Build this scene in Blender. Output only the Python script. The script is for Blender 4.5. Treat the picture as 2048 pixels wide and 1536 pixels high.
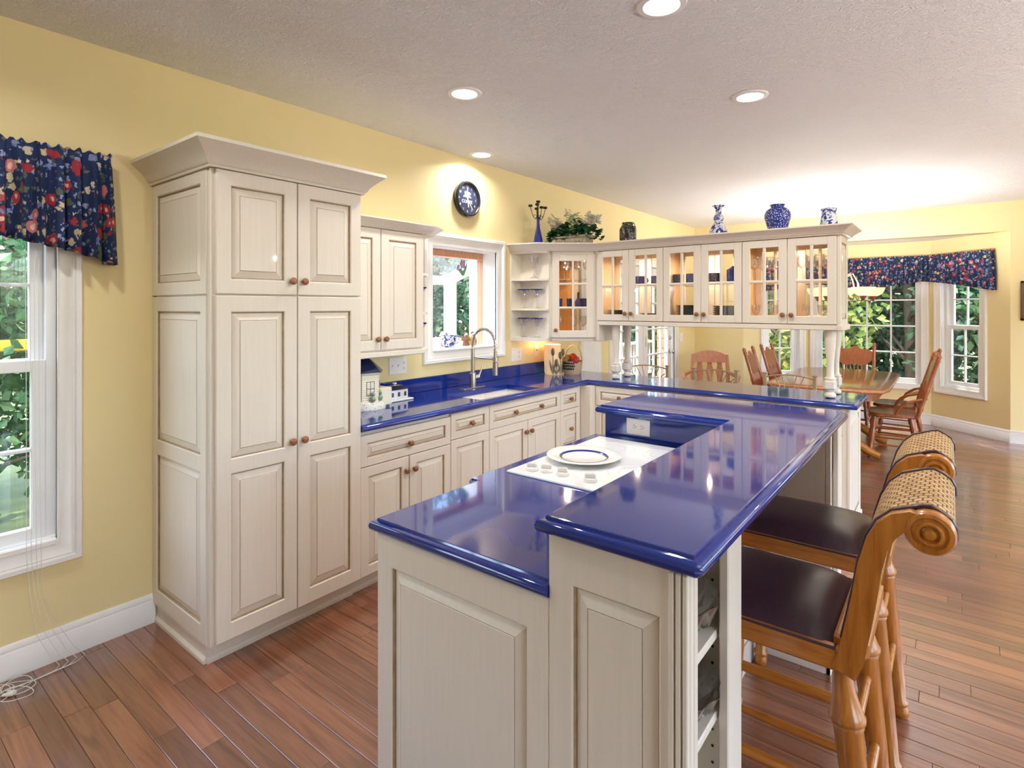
import bpy, bmesh, math, random
import numpy as np
from mathutils import Vector, Matrix
R = random.Random(11)
PI = math.pi
scene = bpy.context.scene
COL = scene.collection
for o in list(bpy.data.objects): bpy.data.objects.remove(o)

# ------------------------------------------------------------------ camera, sky, sun, exposure
cd = bpy.data.cameras.new('camera'); cam = bpy.data.objects.new('camera', cd); COL.objects.link(cam)
cam.location = (3.072, 0, 1.54); cam.rotation_euler = (PI/2, 0, math.radians(38.01))
cd.sensor_width = 36; cd.lens = 36*1120.8/2048; cd.shift_y = -155/2048; cd.clip_start = .05
scene.camera = cam
vs = scene.view_settings
vs.view_transform = 'Standard'; vs.look = 'None'; vs.gamma = 1; vs.use_curve_mapping = False
vs.exposure = 0.18
cy = scene.cycles
cy.max_bounces = 10; cy.diffuse_bounces = 5; cy.glossy_bounces = 5; cy.transmission_bounces = 10; cy.transparent_max_bounces = 40
cy.caustics_reflective = False; cy.caustics_refractive = False; cy.sample_clamp_indirect = 6
world = bpy.data.worlds.new('sky'); scene.world = world; world.use_nodes = True
wn = world.node_tree.nodes; wl = world.node_tree.links
sky = wn.new('ShaderNodeTexSky'); sky.sky_type = 'NISHITA'; sky.sun_disc = False
sky.sun_elevation = math.radians(58); sky.sun_rotation = math.radians(170); sky.air_density = 1.0; sky.dust_density = 2.5
bg = wn['Background']; wl.new(sky.outputs[0], bg.inputs[0]); bg.inputs[1].default_value = 1.8
sd = bpy.data.lights.new('sun', 'SUN'); sd.energy = 10.0; sd.angle = math.radians(1.0); sd.color = (1, .94, .82)
sun = bpy.data.objects.new('sun', sd); COL.objects.link(sun); sun.location = (-4, 16, 12)
sun.rotation_euler = Vector((.10, -.50, -1.0)).to_track_quat('-Z', 'Y').to_euler()
ADDED_PEND_W = 120.0     # watts of the added, unseen bowl pendants on the living side
CAN_W = 9.5      # watts of each recessed ceiling lamp

# ------------------------------------------------------------------ helpers
def lin(h):
    h = h.lstrip('#'); out = []
    for i in (0, 2, 4):
        c = int(h[i:i+2], 16)/255; out.append(c/12.92 if c <= .04045 else ((c+.055)/1.055)**2.4)
    return (*out, 1)
MATS = {}
class NT:
    def __init__(s, name):
        s.m = bpy.data.materials.new(name); s.m.use_nodes = True; s.t = s.m.node_tree; s.b = s.t.nodes['Principled BSDF']; MATS[name] = s.m
    def n(s, typ, **k):
        x = s.t.nodes.new('ShaderNode'+typ)
        for a, b in k.items():
            if a in x.inputs: x.inputs[a].default_value = b
            else: setattr(x, a, b)
        return x
    def l(s, a, b): s.t.links.new(a, b)
    def coord(s, scale=(1, 1, 1), kind='Object'):
        t = s.n('TexCoord'); m = s.n('Mapping'); m.inputs['Scale'].default_value = scale; s.l(t.outputs[kind], m.inputs[0]); return m.outputs[0]
    def ramp(s, fac, stops, interp='LINEAR'):
        r = s.n('ValToRGB'); s.l(fac, r.inputs[0]); e = r.color_ramp; e.interpolation = interp
        while len(e.elements) < len(stops): e.elements.new(.5)
        for el, (p, c) in zip(e.elements, stops): el.position = p; el.color = lin(c) if isinstance(c, str) else c
        return r.outputs[0]
    def mix(s, f, a, b):
        x = s.n('MixRGB')
        for i, v in enumerate((f, a, b)):
            if isinstance(v, (int, float)): x.inputs[i].default_value = v
            elif isinstance(v, (str, tuple)): x.inputs[i].default_value = lin(v) if isinstance(v, str) else v
            else: s.l(v, x.inputs[i])
        return x.outputs[0]
    def bump(s, h, st, dist=.002):
        b = s.n('Bump'); b.inputs['Strength'].default_value = st; b.inputs['Distance'].default_value = dist
        s.l(h, b.inputs['Height']); s.l(b.outputs[0], s.b.inputs['Normal'])
    def set(s, **k):
        for a, v in k.items(): s.b.inputs[a.replace('_', ' ')].default_value = v
        return s
def plain(name, c1, c2=None, rough=.5, metal=0, scale=12, stretch=(1, 1, 1), bump=0, coat=0, spec=.5):
    t = NT(name); co = t.coord(stretch); nz = t.n('TexNoise'); nz.inputs['Scale'].default_value = scale; nz.inputs['Detail'].default_value = 4; t.l(co, nz.inputs[0])
    t.l(t.ramp(nz.outputs[0], [(.3, c1), (.7, c2 or c1)]), t.b.inputs['Base Color'])
    t.set(Roughness=rough, Metallic=metal, Coat_Weight=coat, Specular_IOR_Level=spec)
    if bump: t.bump(nz.outputs[0], bump)
    return t
def wood(name, c1, c2, rough=.35, stretch=(4, 4, .35), scale=9, coat=.2):
    t = NT(name); co = t.coord(stretch); nz = t.n('TexNoise'); nz.inputs['Scale'].default_value = scale; nz.inputs['Detail'].default_value = 6; nz.inputs['Distortion'].default_value = .6
    t.l(co, nz.inputs[0]); t.l(t.ramp(nz.outputs[0], [(.32, c1), (.68, c2)]), t.b.inputs['Base Color']); t.set(Roughness=rough, Coat_Weight=coat, Coat_Roughness=.15); t.bump(nz.outputs[0], .12, .001); return t
def glassy(name, ior=1.45, tint=(1, 1, 1, 1), rough=0, extra=0.0):
    t = NT(name); t.t.nodes.remove(t.b); tr = t.n('BsdfTransparent'); tr.inputs[0].default_value = tint
    gl = t.n('BsdfGlossy'); gl.inputs['Roughness'].default_value = rough
    lw = t.n('LayerWeight'); lw.inputs[0].default_value = .5; mx = t.n('MixShader')     # Schlick weight, the same from both sides
    pw = t.n('Math', operation='POWER'); t.l(lw.outputs['Facing'], pw.inputs[0]); pw.inputs[1].default_value = 4 if not extra else 2.2
    ml = t.n('Math', operation='MULTIPLY_ADD'); t.l(pw.outputs[0], ml.inputs[0]); ml.inputs[1].default_value = .6; ml.inputs[2].default_value = .03+extra; t.l(ml.outputs[0], mx.inputs[0])
    t.l(tr.outputs[0], mx.inputs[1]); t.l(gl.outputs[0], mx.inputs[2])
    t.l(mx.outputs[0], t.t.nodes['Material Output'].inputs[0]); return t
def emit(name, c, s):
    t = NT(name); t.set(Emission_Strength=s); t.b.inputs['Emission Color'].default_value = lin(c); t.b.inputs['Base Color'].default_value = lin(c); return t

plain('cream', '#e0d8cb', '#e4ddd1', .42, scale=30, stretch=(3, 3, .15), coat=.1)
plain('glaze', '#9a8468', '#b09a7e', .5, scale=30)
plain('trim_white', '#ecebe8', '#f1f0ee', .35, scale=6)
plain('window_white', '#e9ecee', '#f0f2f3', .3, scale=6)
t = plain('wall_yellow', '#e8d7a0', '#ead9a5', .6, scale=3)
nz = t.n('TexNoise'); nz.inputs['Scale'].default_value = 260; t.l(t.coord(), nz.inputs[0]); t.bump(nz.outputs[0], .12, .002)
t = NT('ceiling_paint'); co = t.coord((9, 16, 9)); v = t.n('TexNoise'); v.inputs['Scale'].default_value = 2.6; v.inputs['Detail'].default_value = 7; v.inputs['Distortion'].default_value = 2.4; t.l(co, v.inputs[0])
t.set(Base_Color=lin('#f2f2f4'), Roughness=.75); t.bump(t.ramp(v.outputs[0], [(.44, '#000000'), (.56, '#ffffff')]), .65, .012)
t = NT('blue_quartz'); co = t.coord(); v = t.n('TexVoronoi'); v.inputs['Scale'].default_value = 420; t.l(co, v.inputs[0])
nz = t.n('TexNoise'); nz.inputs['Scale'].default_value = 3; t.l(co, nz.inputs[0])
t.l(t.mix(t.ramp(v.outputs['Distance'], [(.0, '#3a56c0'), (.09, '#000000')]), t.ramp(nz.outputs[0], [(.3, '#0c2678'), (.7, '#113088')]), '#4a66c8'), t.b.inputs['Base Color'])
t.set(Roughness=.07, Specular_IOR_Level=.62, Coat_Weight=.35, Coat_Roughness=.03)
wood('maple', '#c99a62', '#ddb47c', .4); wood('knob_wood', '#7a4a28', '#94603a', .3, scale=30)
wood('honey_oak', '#9a5a1c', '#bd7a30', .28, (6, 6, .6), 12, .4); wood('honey_oak_side', '#9a5a1c', '#bd7a30', .28, (.6, 6, 6), 12, .4)
wood('red_oak', '#87441c', '#a65c2a', .28, (5, 5, .6), 12, .4); wood('table_oak', '#a4602e', '#bb7742', .14, (6, .5, 6), 10, .6); wood('pink_oak', '#a5694a', '#b97c5c', .4, (5, 5, .6), 12)
wood('cedar', '#c08560', '#cf9974', .5, (6, 6, .4), 10, 0); wood('frame_wood', '#4a2213', '#5d2e1a', .3)
plain('leather', '#37232f', '#402a37', .36, scale=120, bump=.15, coat=.15)
plain('porcelain', '#f1efe9', '#f4f2ee', .12, coat=.4); plain('bisque', '#f3efe6', '#f5f2ea', .15, coat=.3)
plain('white_plastic', '#ece9e4', '#efece8', .35); plain('slot_dark', '#2a2624', '#2a2624', .6); plain('cooktop_white', '#eef0f2', '#f2f4f5', .07, coat=.4)
plain('burner_grey', '#d5d8da', '#dcdfe0', .15); plain('navy_glaze', '#141f6a', '#1c2b80', .12, coat=.5); plain('nickel', '#b9b4ac', '#c4bfb8', .25, metal=1)
plain('black_iron', '#1c1815', '#2a231d', .5, metal=.4); plain('bronze', '#7d5c40', '#8f6c4c', .4, metal=.5); plain('taupe_metal', '#a08c74', '#af9b82', .45, metal=.3)
plain('blue_bottle', '#10196a', '#16218a', .05, coat=.8); plain('dark_blue_plate', '#1d2a4c', '#28375c', .2, coat=.3); plain('grey_plate', '#5a6068', '#737a82', .2, coat=.3)
plain('black_rim', '#17161b', '#201f26', .25, coat=.3); plain('clock_face', '#232a44', '#2c3452', .4); plain('white_print', '#e6e6ea', '#efefef', .5)
plain('stone_planter', '#9a8f80', '#bdb2a2', .8, scale=40, bump=.6); plain('flower_white', '#dad6c4', '#ece8dc', .6); plain('flower_green', '#a9b98a', '#c9d2a8', .6)
plain('ivy', '#17402a', '#2c6a40', .4, scale=20); plain('cord_white', '#e2e0dc', '#e8e6e2', .5); plain('shade_cream', '#e9d9bd', '#efe1c8', .7)
plain('tulip_metal', '#77705c', '#8d8672', .45, metal=.4); plain('red_fruit', '#b02a22', '#cf4a38', .3); plain('gold_fruit', '#a98a2c', '#7a8430', .35, scale=20); plain('grape', '#26304e', '#3a4468', .3); plain('wicker_pale', '#c8ad8a', '#d8c09c', .6, scale=60, bump=.5)
plain('house_cream', '#e6dfc8', '#ece6d2', .25, coat=.3); plain('house_roof', '#111a3a', '#1a254c', .25, coat=.3); plain('topiary', '#7c9a80', '#94ae94', .5, scale=50)
plain('alabaster', '#eee6d4', '#f3ecdc', .4); plain('deck_wood', '#8b8378', '#9d958a', .7, stretch=(8, .6, 8)); plain('tan_siding', '#8a745a', '#957f64', .8)
plain('soil', '#3d4a26', '#5a6a34', .9, scale=3); plain('bark', '#4b4136', '#655848', .9, scale=18, stretch=(3, 3, .5), bump=.6); plain('yellow_board', '#d8a81e', '#e2b93a', .6); plain('art_paper', '#d9d4c8', '#aeb4ac', .7, scale=7)
plain('figure_brown', '#7a4f30', '#936440', .5); plain('figure_gold', '#c49a48', '#b88a3c', .5); plain('dark_gap', '#2a160d', '#33200f', .8); plain('lavender_glass', '#b48ab0', '#c79ac0', .2); plain('leaf_glass', '#5aa07a', '#6cb48a', .2)
glassy('pane_glass', 1.42); glassy('crystal', 1.5, (.97, .97, .99, 1), .02, .11); glassy('cut_crystal', 1.5, (.97, .97, .98, 1), .12, .36); glassy('blue_glass', 1.5, (.55, .72, .88, 1), .02, .05); glassy('deep_blue_glass', 1.5, (.10, .14, .55, 1), .02, .05)
emit('lamp_disc', '#fff6e8', 9.0); emit('puck_disc', '#ffd9a0', 20.0)
t = plain('lamp_glow_shade', '#f0d9b4', '#f4e0c0', .8); t.set(Emission_Strength=.35); t.b.inputs['Emission Color'].default_value = lin('#ffcf98')
t = plain('bowl_glow', '#efe8d8', '#f3ecdc', .4)
tl = t.n('BsdfTranslucent'); tl.inputs[0].default_value = lin('#f2e8d2'); mx = t.n('MixShader'); mx.inputs[0].default_value = .7; t.l(t.b.outputs[0], mx.inputs[1]); t.l(tl.outputs[0], mx.inputs[2]); t.l(mx.outputs[0], t.t.nodes['Material Output'].inputs[0])

def leafmat(name, a, b, c):
    t = NT(name); g = t.n('Attribute'); g.attribute_name = 'pr'
    col = t.ramp(g.outputs['Fac'], [(0, a), (.55, b), (1, c)]); t.l(col, t.b.inputs['Base Color']); t.set(Roughness=.45)
    tl = t.n('BsdfTranslucent'); t.l(col, tl.inputs[0]); mx = t.n('MixShader'); mx.inputs[0].default_value = .45
    t.l(t.b.outputs[0], mx.inputs[1]); t.l(tl.outputs[0], mx.inputs[2]); t.l(mx.outputs[0], t.t.nodes['Material Output'].inputs[0])
leafmat('leaf_bright', '#2d5534', '#4a7a4c', '#8cae7a'); leafmat('leaf_dark', '#1d3a2c', '#365a42', '#74946a'); leafmat('leaf_yellow', '#44642f', '#7d9648', '#d0c878')

t = NT('floor_oak'); g = t.n('Attribute'); g.attribute_name = 'pr'; co = t.n('TexCoord'); mp = t.n('Mapping'); mp.inputs['Scale'].default_value = (.9, 15, 15); t.l(co.outputs['Object'], mp.inputs[0])
off = t.n('Combine' + 'XYZ'); mu = t.n('Math', operation='MULTIPLY'); t.l(g.outputs['Fac'], mu.inputs[0]); mu.inputs[1].default_value = 37; t.l(mu.outputs[0], off.inputs[0]); t.l(mu.outputs[0], off.inputs[1]); t.l(off.outputs[0], mp.inputs['Location'])
nz = t.n('TexNoise'); nz.inputs['Scale'].default_value = 2.3; nz.inputs['Detail'].default_value = 7; nz.inputs['Distortion'].default_value = 1.3; t.l(mp.outputs[0], nz.inputs[0])
grain = t.ramp(nz.outputs[0], [(.28, '#724833'), (.5, '#946249'), (.74, '#a57358')])
tint = t.ramp(g.outputs['Fac'], [(0, '#a89a92'), (.5, '#d2c6bc'), (1, '#f6eadc')])
m2 = t.n('MixRGB', blend_type='MULTIPLY'); m2.inputs[0].default_value = .8; t.l(grain, m2.inputs[1]); t.l(tint, m2.inputs[2]); t.l(m2.outputs[0], t.b.inputs['Base Color'])
t.set(Roughness=.30, Coat_Weight=1.0, Coat_Roughness=.16, Coat_IOR=1.6); t.bump(nz.outputs[0], .05, .001)

t = NT('floral'); co = t.coord((1, 1, 1))
def vor(sc, lo, hi, seed):
    mp = t.n('Mapping'); mp.inputs['Location'].default_value = (seed, seed*.7, seed*1.3); t.l(co, mp.inputs[0])
    nn = t.n('TexNoise'); nn.inputs['Scale'].default_value = sc*2.2; t.l(mp.outputs[0], nn.inputs[0]); ad = t.n('MixRGB', blend_type='ADD'); ad.inputs[0].default_value = .035; t.l(mp.outputs[0], ad.inputs[1]); t.l(nn.outputs['Color'], ad.inputs[2])
    v = t.n('TexVoronoi'); v.inputs['Scale'].default_value = sc; t.l(ad.outputs[0], v.inputs[0])
    return t.ramp(v.outputs['Distance'], [(lo, '#ffffff'), (hi, '#000000')]), v
base = '#182a54'
f1, v1 = vor(12, .30, .34, 0); f1c, _ = vor(12, .12, .17, 0); f2, v2 = vor(19, .31, .35, 5); f3, v3 = vor(33, .29, .33, 9)
c = t.mix(f3, base, t.ramp(v3.outputs['Color'], [(.0, '#8f9cc8'), (.5, '#5e6a58'), (.8, '#d8cdb8')], 'CONSTANT'))
c = t.mix(f2, c, t.ramp(v2.outputs['Color'], [(.0, '#55604a'), (.35, '#c9b898'), (.6, '#7a86b8'), (.8, '#b0505c')], 'CONSTANT'))
sel = t.ramp(v1.outputs['Color'], [(.0, '#000000'), (.28, '#ffffff')], 'CONSTANT'); mm = t.n('MixRGB', blend_type='MULTIPLY'); mm.inputs[0].default_value = 1; t.l(f1, mm.inputs[1]); t.l(sel, mm.inputs[2])
c = t.mix(mm.outputs[0], c, t.ramp(v1.outputs['Color'], [(.28, '#9a2c38'), (.5, '#c07a78'), (.68, '#a8383f')], 'CONSTANT'))
mm2 = t.n('MixRGB', blend_type='MULTIPLY'); mm2.inputs[0].default_value = 1; t.l(f1c, mm2.inputs[1]); t.l(sel, mm2.inputs[2]); c = t.mix(mm2.outputs[0], c, '#e2bfb4')
t.l(c, t.b.inputs['Base Color']); t.set(Roughness=.85)

t = NT('delft'); co = t.coord(); nz = t.n('TexNoise'); nz.inputs['Scale'].default_value = 22; nz.inputs['Detail'].default_value = 3; nz.inputs['Distortion'].default_value = 2.5; t.l(co, nz.inputs[0])
t.l(t.ramp(nz.outputs[0], [(.47, '#e4e8f0'), (.52, '#31459c'), (.62, '#1e2f86')]), t.b.inputs['Base Color']); t.set(Roughness=.15, Coat_Weight=.4)
t = NT('delft_dense'); co = t.coord(); nz = t.n('TexVoronoi'); nz.inputs['Scale'].default_value = 85; t.l(co, nz.inputs[0])
t.l(t.ramp(nz.outputs['Distance'], [(.0, '#dfe4f0'), (.25, '#c4cdea'), (.38, '#263a94'), (.7, '#1c2e84')]), t.b.inputs['Base Color']); t.set(Roughness=.15, Coat_Weight=.4)
t = NT('mosaic'); co = t.coord(); nz = t.n('TexVoronoi'); nz.inputs['Scale'].default_value = 60; t.l(co, nz.inputs[0])
t.l(t.mix(t.ramp(nz.outputs['Distance'], [(.38, '#ffffff'), (.5, '#000000')]), '#1a1714', t.ramp(nz.outputs['Color'], [(.1, '#27382e'), (.4, '#5f7a72'), (.7, '#8a6a44'), (.9, '#a9b0a0')])), t.b.inputs['Base Color']); t.set(Roughness=.3)
t = NT('navy_speckle'); co = t.coord(); nz = t.n('TexVoronoi'); nz.inputs['Scale'].default_value = 70; t.l(co, nz.inputs[0])
t.l(t.ramp(nz.outputs['Distance'], [(.12, '#d8cfd0'), (.2, '#171c3c')]), t.b.inputs['Base Color']); t.set(Roughness=.2)
t = NT('house_print'); co = t.coord(); nz = t.n('TexVoronoi'); nz.inputs['Scale'].default_value = 75; t.l(co, nz.inputs[0])
t.l(t.ramp(nz.outputs['Distance'], [(.16, '#2c3a4a'), (.24, '#e9e6da')]), t.b.inputs['Base Color']); t.set(Roughness=.2)
t = NT('wicker'); co = t.coord((1, 1, 1)); w1 = t.n('TexWave'); w1.inputs['Scale'].default_value = 42; w1.wave_type = 'BANDS'; w1.bands_direction = 'Z'; w1.inputs['Distortion'].default_value = 1.0; t.l(co, w1.inputs[0])
w2 = t.n('TexWave'); w2.inputs['Scale'].default_value = 30; w2.bands_direction = 'Y'; w2.inputs['Distortion'].default_value = 2.0; t.l(co, w2.inputs[0])
ck = t.n('TexBrick'); ck.inputs['Scale'].default_value = 1; ck.inputs['Brick Width'].default_value = .020; ck.inputs['Row Height'].default_value = .022; ck.inputs['Mortar Size'].default_value = .0026; ck.inputs['Mortar Smooth'].default_value = .8; ck.offset = .5; ck.offset_frequency = 2
uv = t.n('UVMap'); t.l(uv.outputs[0], ck.inputs[0]); ck.inputs['Color1'].default_value = lin('#c9a26c'); ck.inputs['Color2'].default_value = lin('#b0844a'); ck.inputs['Mortar'].default_value = lin('#4a2c12')
t.l(ck.outputs[0], t.b.inputs['Base Color']); t.set(Roughness=.5); iv = t.n('Math', operation='SUBTRACT'); iv.inputs[0].default_value = 1; t.l(ck.outputs['Fac'], iv.inputs[1]); t.bump(iv.outputs[0], .9, .004)

# mesh builder
ORG = {}
class MB:
    def __init__(s): s.v = []; s.f = []; s.m = []; s.M = None; s.uv = None
    def add(s, vs, fs, m=0):
        o = len(s.v); M = s.M
        s.v += [tuple(M @ Vector(v)) for v in vs] if M is not None else [tuple(v) for v in vs]
        s.f += [tuple(i+o for i in f) for f in fs]; s.m += [m]*len(fs); return s
    def box(s, x0, x1, y0, y1, z0, z1, m=0, b=0):
        if x1 < x0: x0, x1 = x1, x0
        if y1 < y0: y0, y1 = y1, y0
        if z1 < z0: z0, z1 = z1, z0
        lo, hi = (x0, y0, z0), (x1, y1, z1)
        if not b:
            vs = [(x, y, z) for x in (x0, x1) for y in (y0, y1) for z in (z0, z1)]
            return s.add(vs, [(0, 1, 3, 2), (4, 6, 7, 5), (0, 4, 5, 1), (2, 3, 7, 6), (0, 2, 6, 4), (1, 5, 7, 3)], m)
        b = min(b, (x1-x0)*.45, (y1-y0)*.45, (z1-z0)*.45)
        vs = []; ix = {}
        for c in [(i, j, k) for i in (0, 1) for j in (0, 1) for k in (0, 1)]:
            for a in range(3):
                p = [(hi[q] if c[q] else lo[q]) + (0 if q == a else (-b if c[q] else b)) for q in range(3)]
                ix[c, a] = len(vs); vs.append(p)
        fs = []
        for a in range(3):
            o = [q for q in range(3) if q != a]
            for sg in (0, 1):
                cs = []
                for i, j in ((0, 0), (1, 0), (1, 1), (0, 1)):
                    c = [0]*3; c[a] = sg; c[o[0]] = i; c[o[1]] = j; cs.append(ix[tuple(c), a])
                fs.append(cs)
            for i in (0, 1):
                for j in (0, 1):
                    c0 = [0]*3; c0[o[0]] = i; c0[o[1]] = j; c1 = list(c0); c1[a] = 1; c0 = tuple(c0); c1 = tuple(c1)
                    fs.append((ix[c0, o[0]], ix[c0, o[1]], ix[c1, o[1]], ix[c1, o[0]]))
        for c in [(i, j, k) for i in (0, 1) for j in (0, 1) for k in (0, 1)]: fs.append(tuple(ix[c, a] for a in range(3)))
        return s.add(vs, fs, m)
    def rings(s, rs, m=0, cap0=True, cap1=True, ms=None):
        n = len(rs[0]); vs = [p for r in rs for p in r]; o = len(s.v); s.add(vs, [], m)
        for i in range(len(rs)-1):
            mm = ms[i] if ms else m
            for j in range(n):
                k = (j+1) % n; s.f.append((o+i*n+j, o+i*n+k, o+(i+1)*n+k, o+(i+1)*n+j)); s.m.append(mm)
        if cap0: s.f.append(tuple(o+j for j in reversed(range(n)))); s.m.append(ms[0] if ms else m)
        if cap1: s.f.append(tuple(o+(len(rs)-1)*n+j for j in range(n))); s.m.append(ms[-1] if ms else m)
        return s
    def lathe(s, prof, c=(0, 0, 0), n=20, m=0, ms=None):
        rs = [[(c[0]+max(r, 1e-4)*math.cos(2*PI*j/n), c[1]+max(r, 1e-4)*math.sin(2*PI*j/n), c[2]+z) for j in range(n)] for r, z in prof]
        ring = abs(prof[0][0]-prof[-1][0]) < .006 and prof[0][0] > .002
        return s.rings(rs, m, not ring, not ring, ms)
    def tube(s, pts, r, n=8, m=0, closed=False):
        P = [Vector(p) for p in pts]; N = len(P); rs = []; up = None
        for i in range(N):
            a = P[i-1] if (i > 0 or closed) else P[i]; b = P[(i+1) % N] if (i < N-1 or closed) else P[i]
            t = (b-a).normalized()
            if up is None: up = t.orthogonal().normalized()
            up = (up - t*up.dot(t)); up = up.normalized() if up.length > 1e-6 else t.orthogonal().normalized(); sd = t.cross(up)
            q = r[i] if isinstance(r, (list, tuple)) else r
            rs.append([P[i]+(up*math.cos(2*PI*j/n)+sd*math.sin(2*PI*j/n))*q for j in range(n)])
        if closed: rs.append(rs[0])
        return s.rings(rs, m, not closed, not closed)
    def prism(s, poly, z0, z1, m=0):
        return s.rings([[(x, y, z0) for x, y in poly], [(x, y, z1) for x, y in poly]], m)
    def sweep(s, path, prof, m=0, closed=False, ms=None):
        # path: xy polyline, outward is to the RIGHT of travel; prof: (outward, z)
        N = len(path); P = [Vector((p[0], p[1])) for p in path]; rs = []
        for i in range(N):
            d0 = (P[i]-P[i-1]).normalized() if (i > 0 or closed) else None; d1 = (P[(i+1) % N]-P[i]).normalized() if (i < N-1 or closed) else None
            n0 = Vector((d0.y, -d0.x)) if d0 else None; n1 = Vector((d1.y, -d1.x)) if d1 else None
            if n0 is None: n = n1
            elif n1 is None: n = n0
            else: n = (n0+n1); n = n/max(.2, n.dot(n0)) if n.length > 1e-6 else n0
            rs.append([(P[i].x+n.x*d, P[i].y+n.y*d, z) for d, z in prof])
        if closed: rs.append(rs[0])
        return s.rings(rs, m, not closed, not closed)
    def sphere(s, c, r, n=12, k=8, m=0, sq=(1, 1, 1)):
        rs = [[(c[0]+sq[0]*r*math.sin(PI*i/k)*math.cos(2*PI*j/n), c[1]+sq[1]*r*math.sin(PI*i/k)*math.sin(2*PI*j/n), c[2]-sq[2]*r*math.cos(PI*i/k)) for j in range(n)] for i in range(1, k)]
        rs = [[(c[0], c[1], c[2]-sq[2]*r)]*n] + rs + [[(c[0], c[1], c[2]+sq[2]*r)]*n]
        return s.rings(rs, m, False, False)
    def build(s, name, mats, parent=None, smooth=None, org=None, recalc=True, pr=None):
        if isinstance(mats, str): mats = [mats]
        if parent is not None: og = ORG[parent.name]
        elif org is not None: og = Vector(org)
        else:
            a = np.array(s.v); lo, hi = a.min(0), a.max(0); og = Vector(((lo[0]+hi[0])/2, (lo[1]+hi[1])/2, lo[2]))
        me = bpy.data.meshes.new(name); me.from_pydata([(v[0]-og.x, v[1]-og.y, v[2]-og.z) for v in s.v], [], s.f)
        for x in mats: me.materials.append(MATS[x])
        me.polygons.foreach_set('material_index', s.m)
        if recalc:
            bm = bmesh.new(); bm.from_mesh(me); bmesh.ops.remove_doubles(bm, verts=bm.verts, dist=1e-6); bmesh.ops.recalc_face_normals(bm, faces=bm.faces); bm.to_mesh(me); bm.free()
        if smooth is not None:
            me.polygons.foreach_set('use_smooth', [True]*len(me.polygons)); me.set_sharp_from_angle(angle=math.radians(smooth))
        if pr is not None:
            at = me.attributes.new('pr', 'FLOAT', 'POINT'); at.data.foreach_set('value', [pr]*len(me.vertices))
        o = bpy.data.objects.new(name, me); COL.objects.link(o)
        if parent is not None: o.parent = parent
        else: o.location = og
        ORG[o.name] = og
        return o
def thing(name, label, cat, loc=(0, 0, 0), group=None):
    o = bpy.data.objects.new(name, None); COL.objects.link(o); o.location = loc; o.empty_display_size = .05; ORG[o.name] = Vector(loc)
    return tag(o, label, cat, group)
def tag(o, label, cat, group=None):
    o['label'] = label; o['category'] = cat
    if group: o['group'] = group
    return o
def struct(o): o['kind'] = 'structure'; return o
def stuff(o): o['kind'] = 'stuff'; return o
def copy_tree(o, parent=None, **kw):
    c = o.copy(); COL.objects.link(c); ORG[c.name] = ORG[o.name]
    if parent is not None: c.parent = parent
    for ch in list(o.children): copy_tree(ch, c)
    for k, v in kw.items(): c[k] = v
    return c
def T(x, y, z): return Matrix.Translation((x, y, z))
def basis(cx, cy_, cz, o): return Matrix(((cx[0], cy_[0], cz[0], o[0]), (cx[1], cy_[1], cz[1], o[1]), (cx[2], cy_[2], cz[2], o[2]), (0, 0, 0, 1)))
def FX(x, y, z): return basis((0, 1, 0), (0, 0, 1), (1, 0, 0), (x, y, z))        # face looks along +x, local u runs along +y
def FY(x, y, z): return basis((1, 0, 0), (0, 0, 1), (0, -1, 0), (x, y, z))       # face looks along -y, local u runs along +x
def FB(x, y, z): return basis((-1, 0, 0), (0, 0, 1), (0, 1, 0), (x, y, z))       # face looks along +y
def RZ(a): return Matrix.Rotation(a, 4, 'Z')

def rect_rings(mb, M, u0, u1, v0, v1, steps, m_list, cap=True):
    # nested rectangles: steps of (inset, height)
    rs = [[(u0+i, v0+i, h), (u1-i, v0+i, h), (u1-i, v1-i, h), (u0+i, v1-i, h)] for i, h in steps]
    old = mb.M; mb.M = M; mb.rings(rs, 0, False, cap, ms=m_list); mb.M = old
def panel_slab(mb, M, w, h, t=.02, panels=None, st=.058, mats=(0, 1)):
    # a door or end panel: slab with stiles and rails and one raised panel for each (v0, v1)
    c, g = mats
    if panels is None: panels = [(st, h-st)]
    u0, u1 = st, w-st; b = .003; old = mb.M; mb.M = M
    o = [(0, 0), (w, 0), (w, h), (0, h)]; i_ = [(b, b), (w-b, b), (w-b, h-b), (b, h-b)]
    mb.rings([[(x, y, 0) for x, y in o], [(x, y, t-b) for x, y in o], [(x, y, t) for x, y in i_]], c, True, False)
    mb.add([(b, b, t), (u0, b, t), (u0, h-b, t), (b, h-b, t)], [(0, 1, 2, 3)], c); mb.add([(u1, b, t), (w-b, b, t), (w-b, h-b, t), (u1, h-b, t)], [(0, 1, 2, 3)], c)
    e = [b] + [q for p in panels for q in p] + [h-b]
    for k in range(0, len(e), 2): mb.add([(u0, e[k], t), (u1, e[k], t), (u1, e[k+1], t), (u0, e[k+1], t)], [(0, 1, 2, 3)], c)
    mb.M = old
    sl = min(.03, (u1-u0)*.16)
    for v0, v1 in panels:
        sl2 = min(sl, (v1-v0)*.2)
        rect_rings(mb, M, u0, u1, v0, v1, [(0, t), (.004, t-.004), (.007, t-.0115), (.0095, t-.012), (.0095+sl2, t-.0035), (.0115+sl2, t-.0042), (.0125+sl2, t-.0015)], [c, g, g, c, g, c, c])
KNOB = [(.0, 0), (.010, 0), (.0075, .006), (.0075, .012), (.0165, .016), (.0175, .021), (.014, .027), (.007, .0295), (0, .030)]
def knob(parent, M, u, v, t):
    mb = MB(); mb.M = M @ T(u, v, t-.001); mb.lathe(KNOB, n=14); return mb.build('knob', 'knob_wood', parent, 40)
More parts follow.
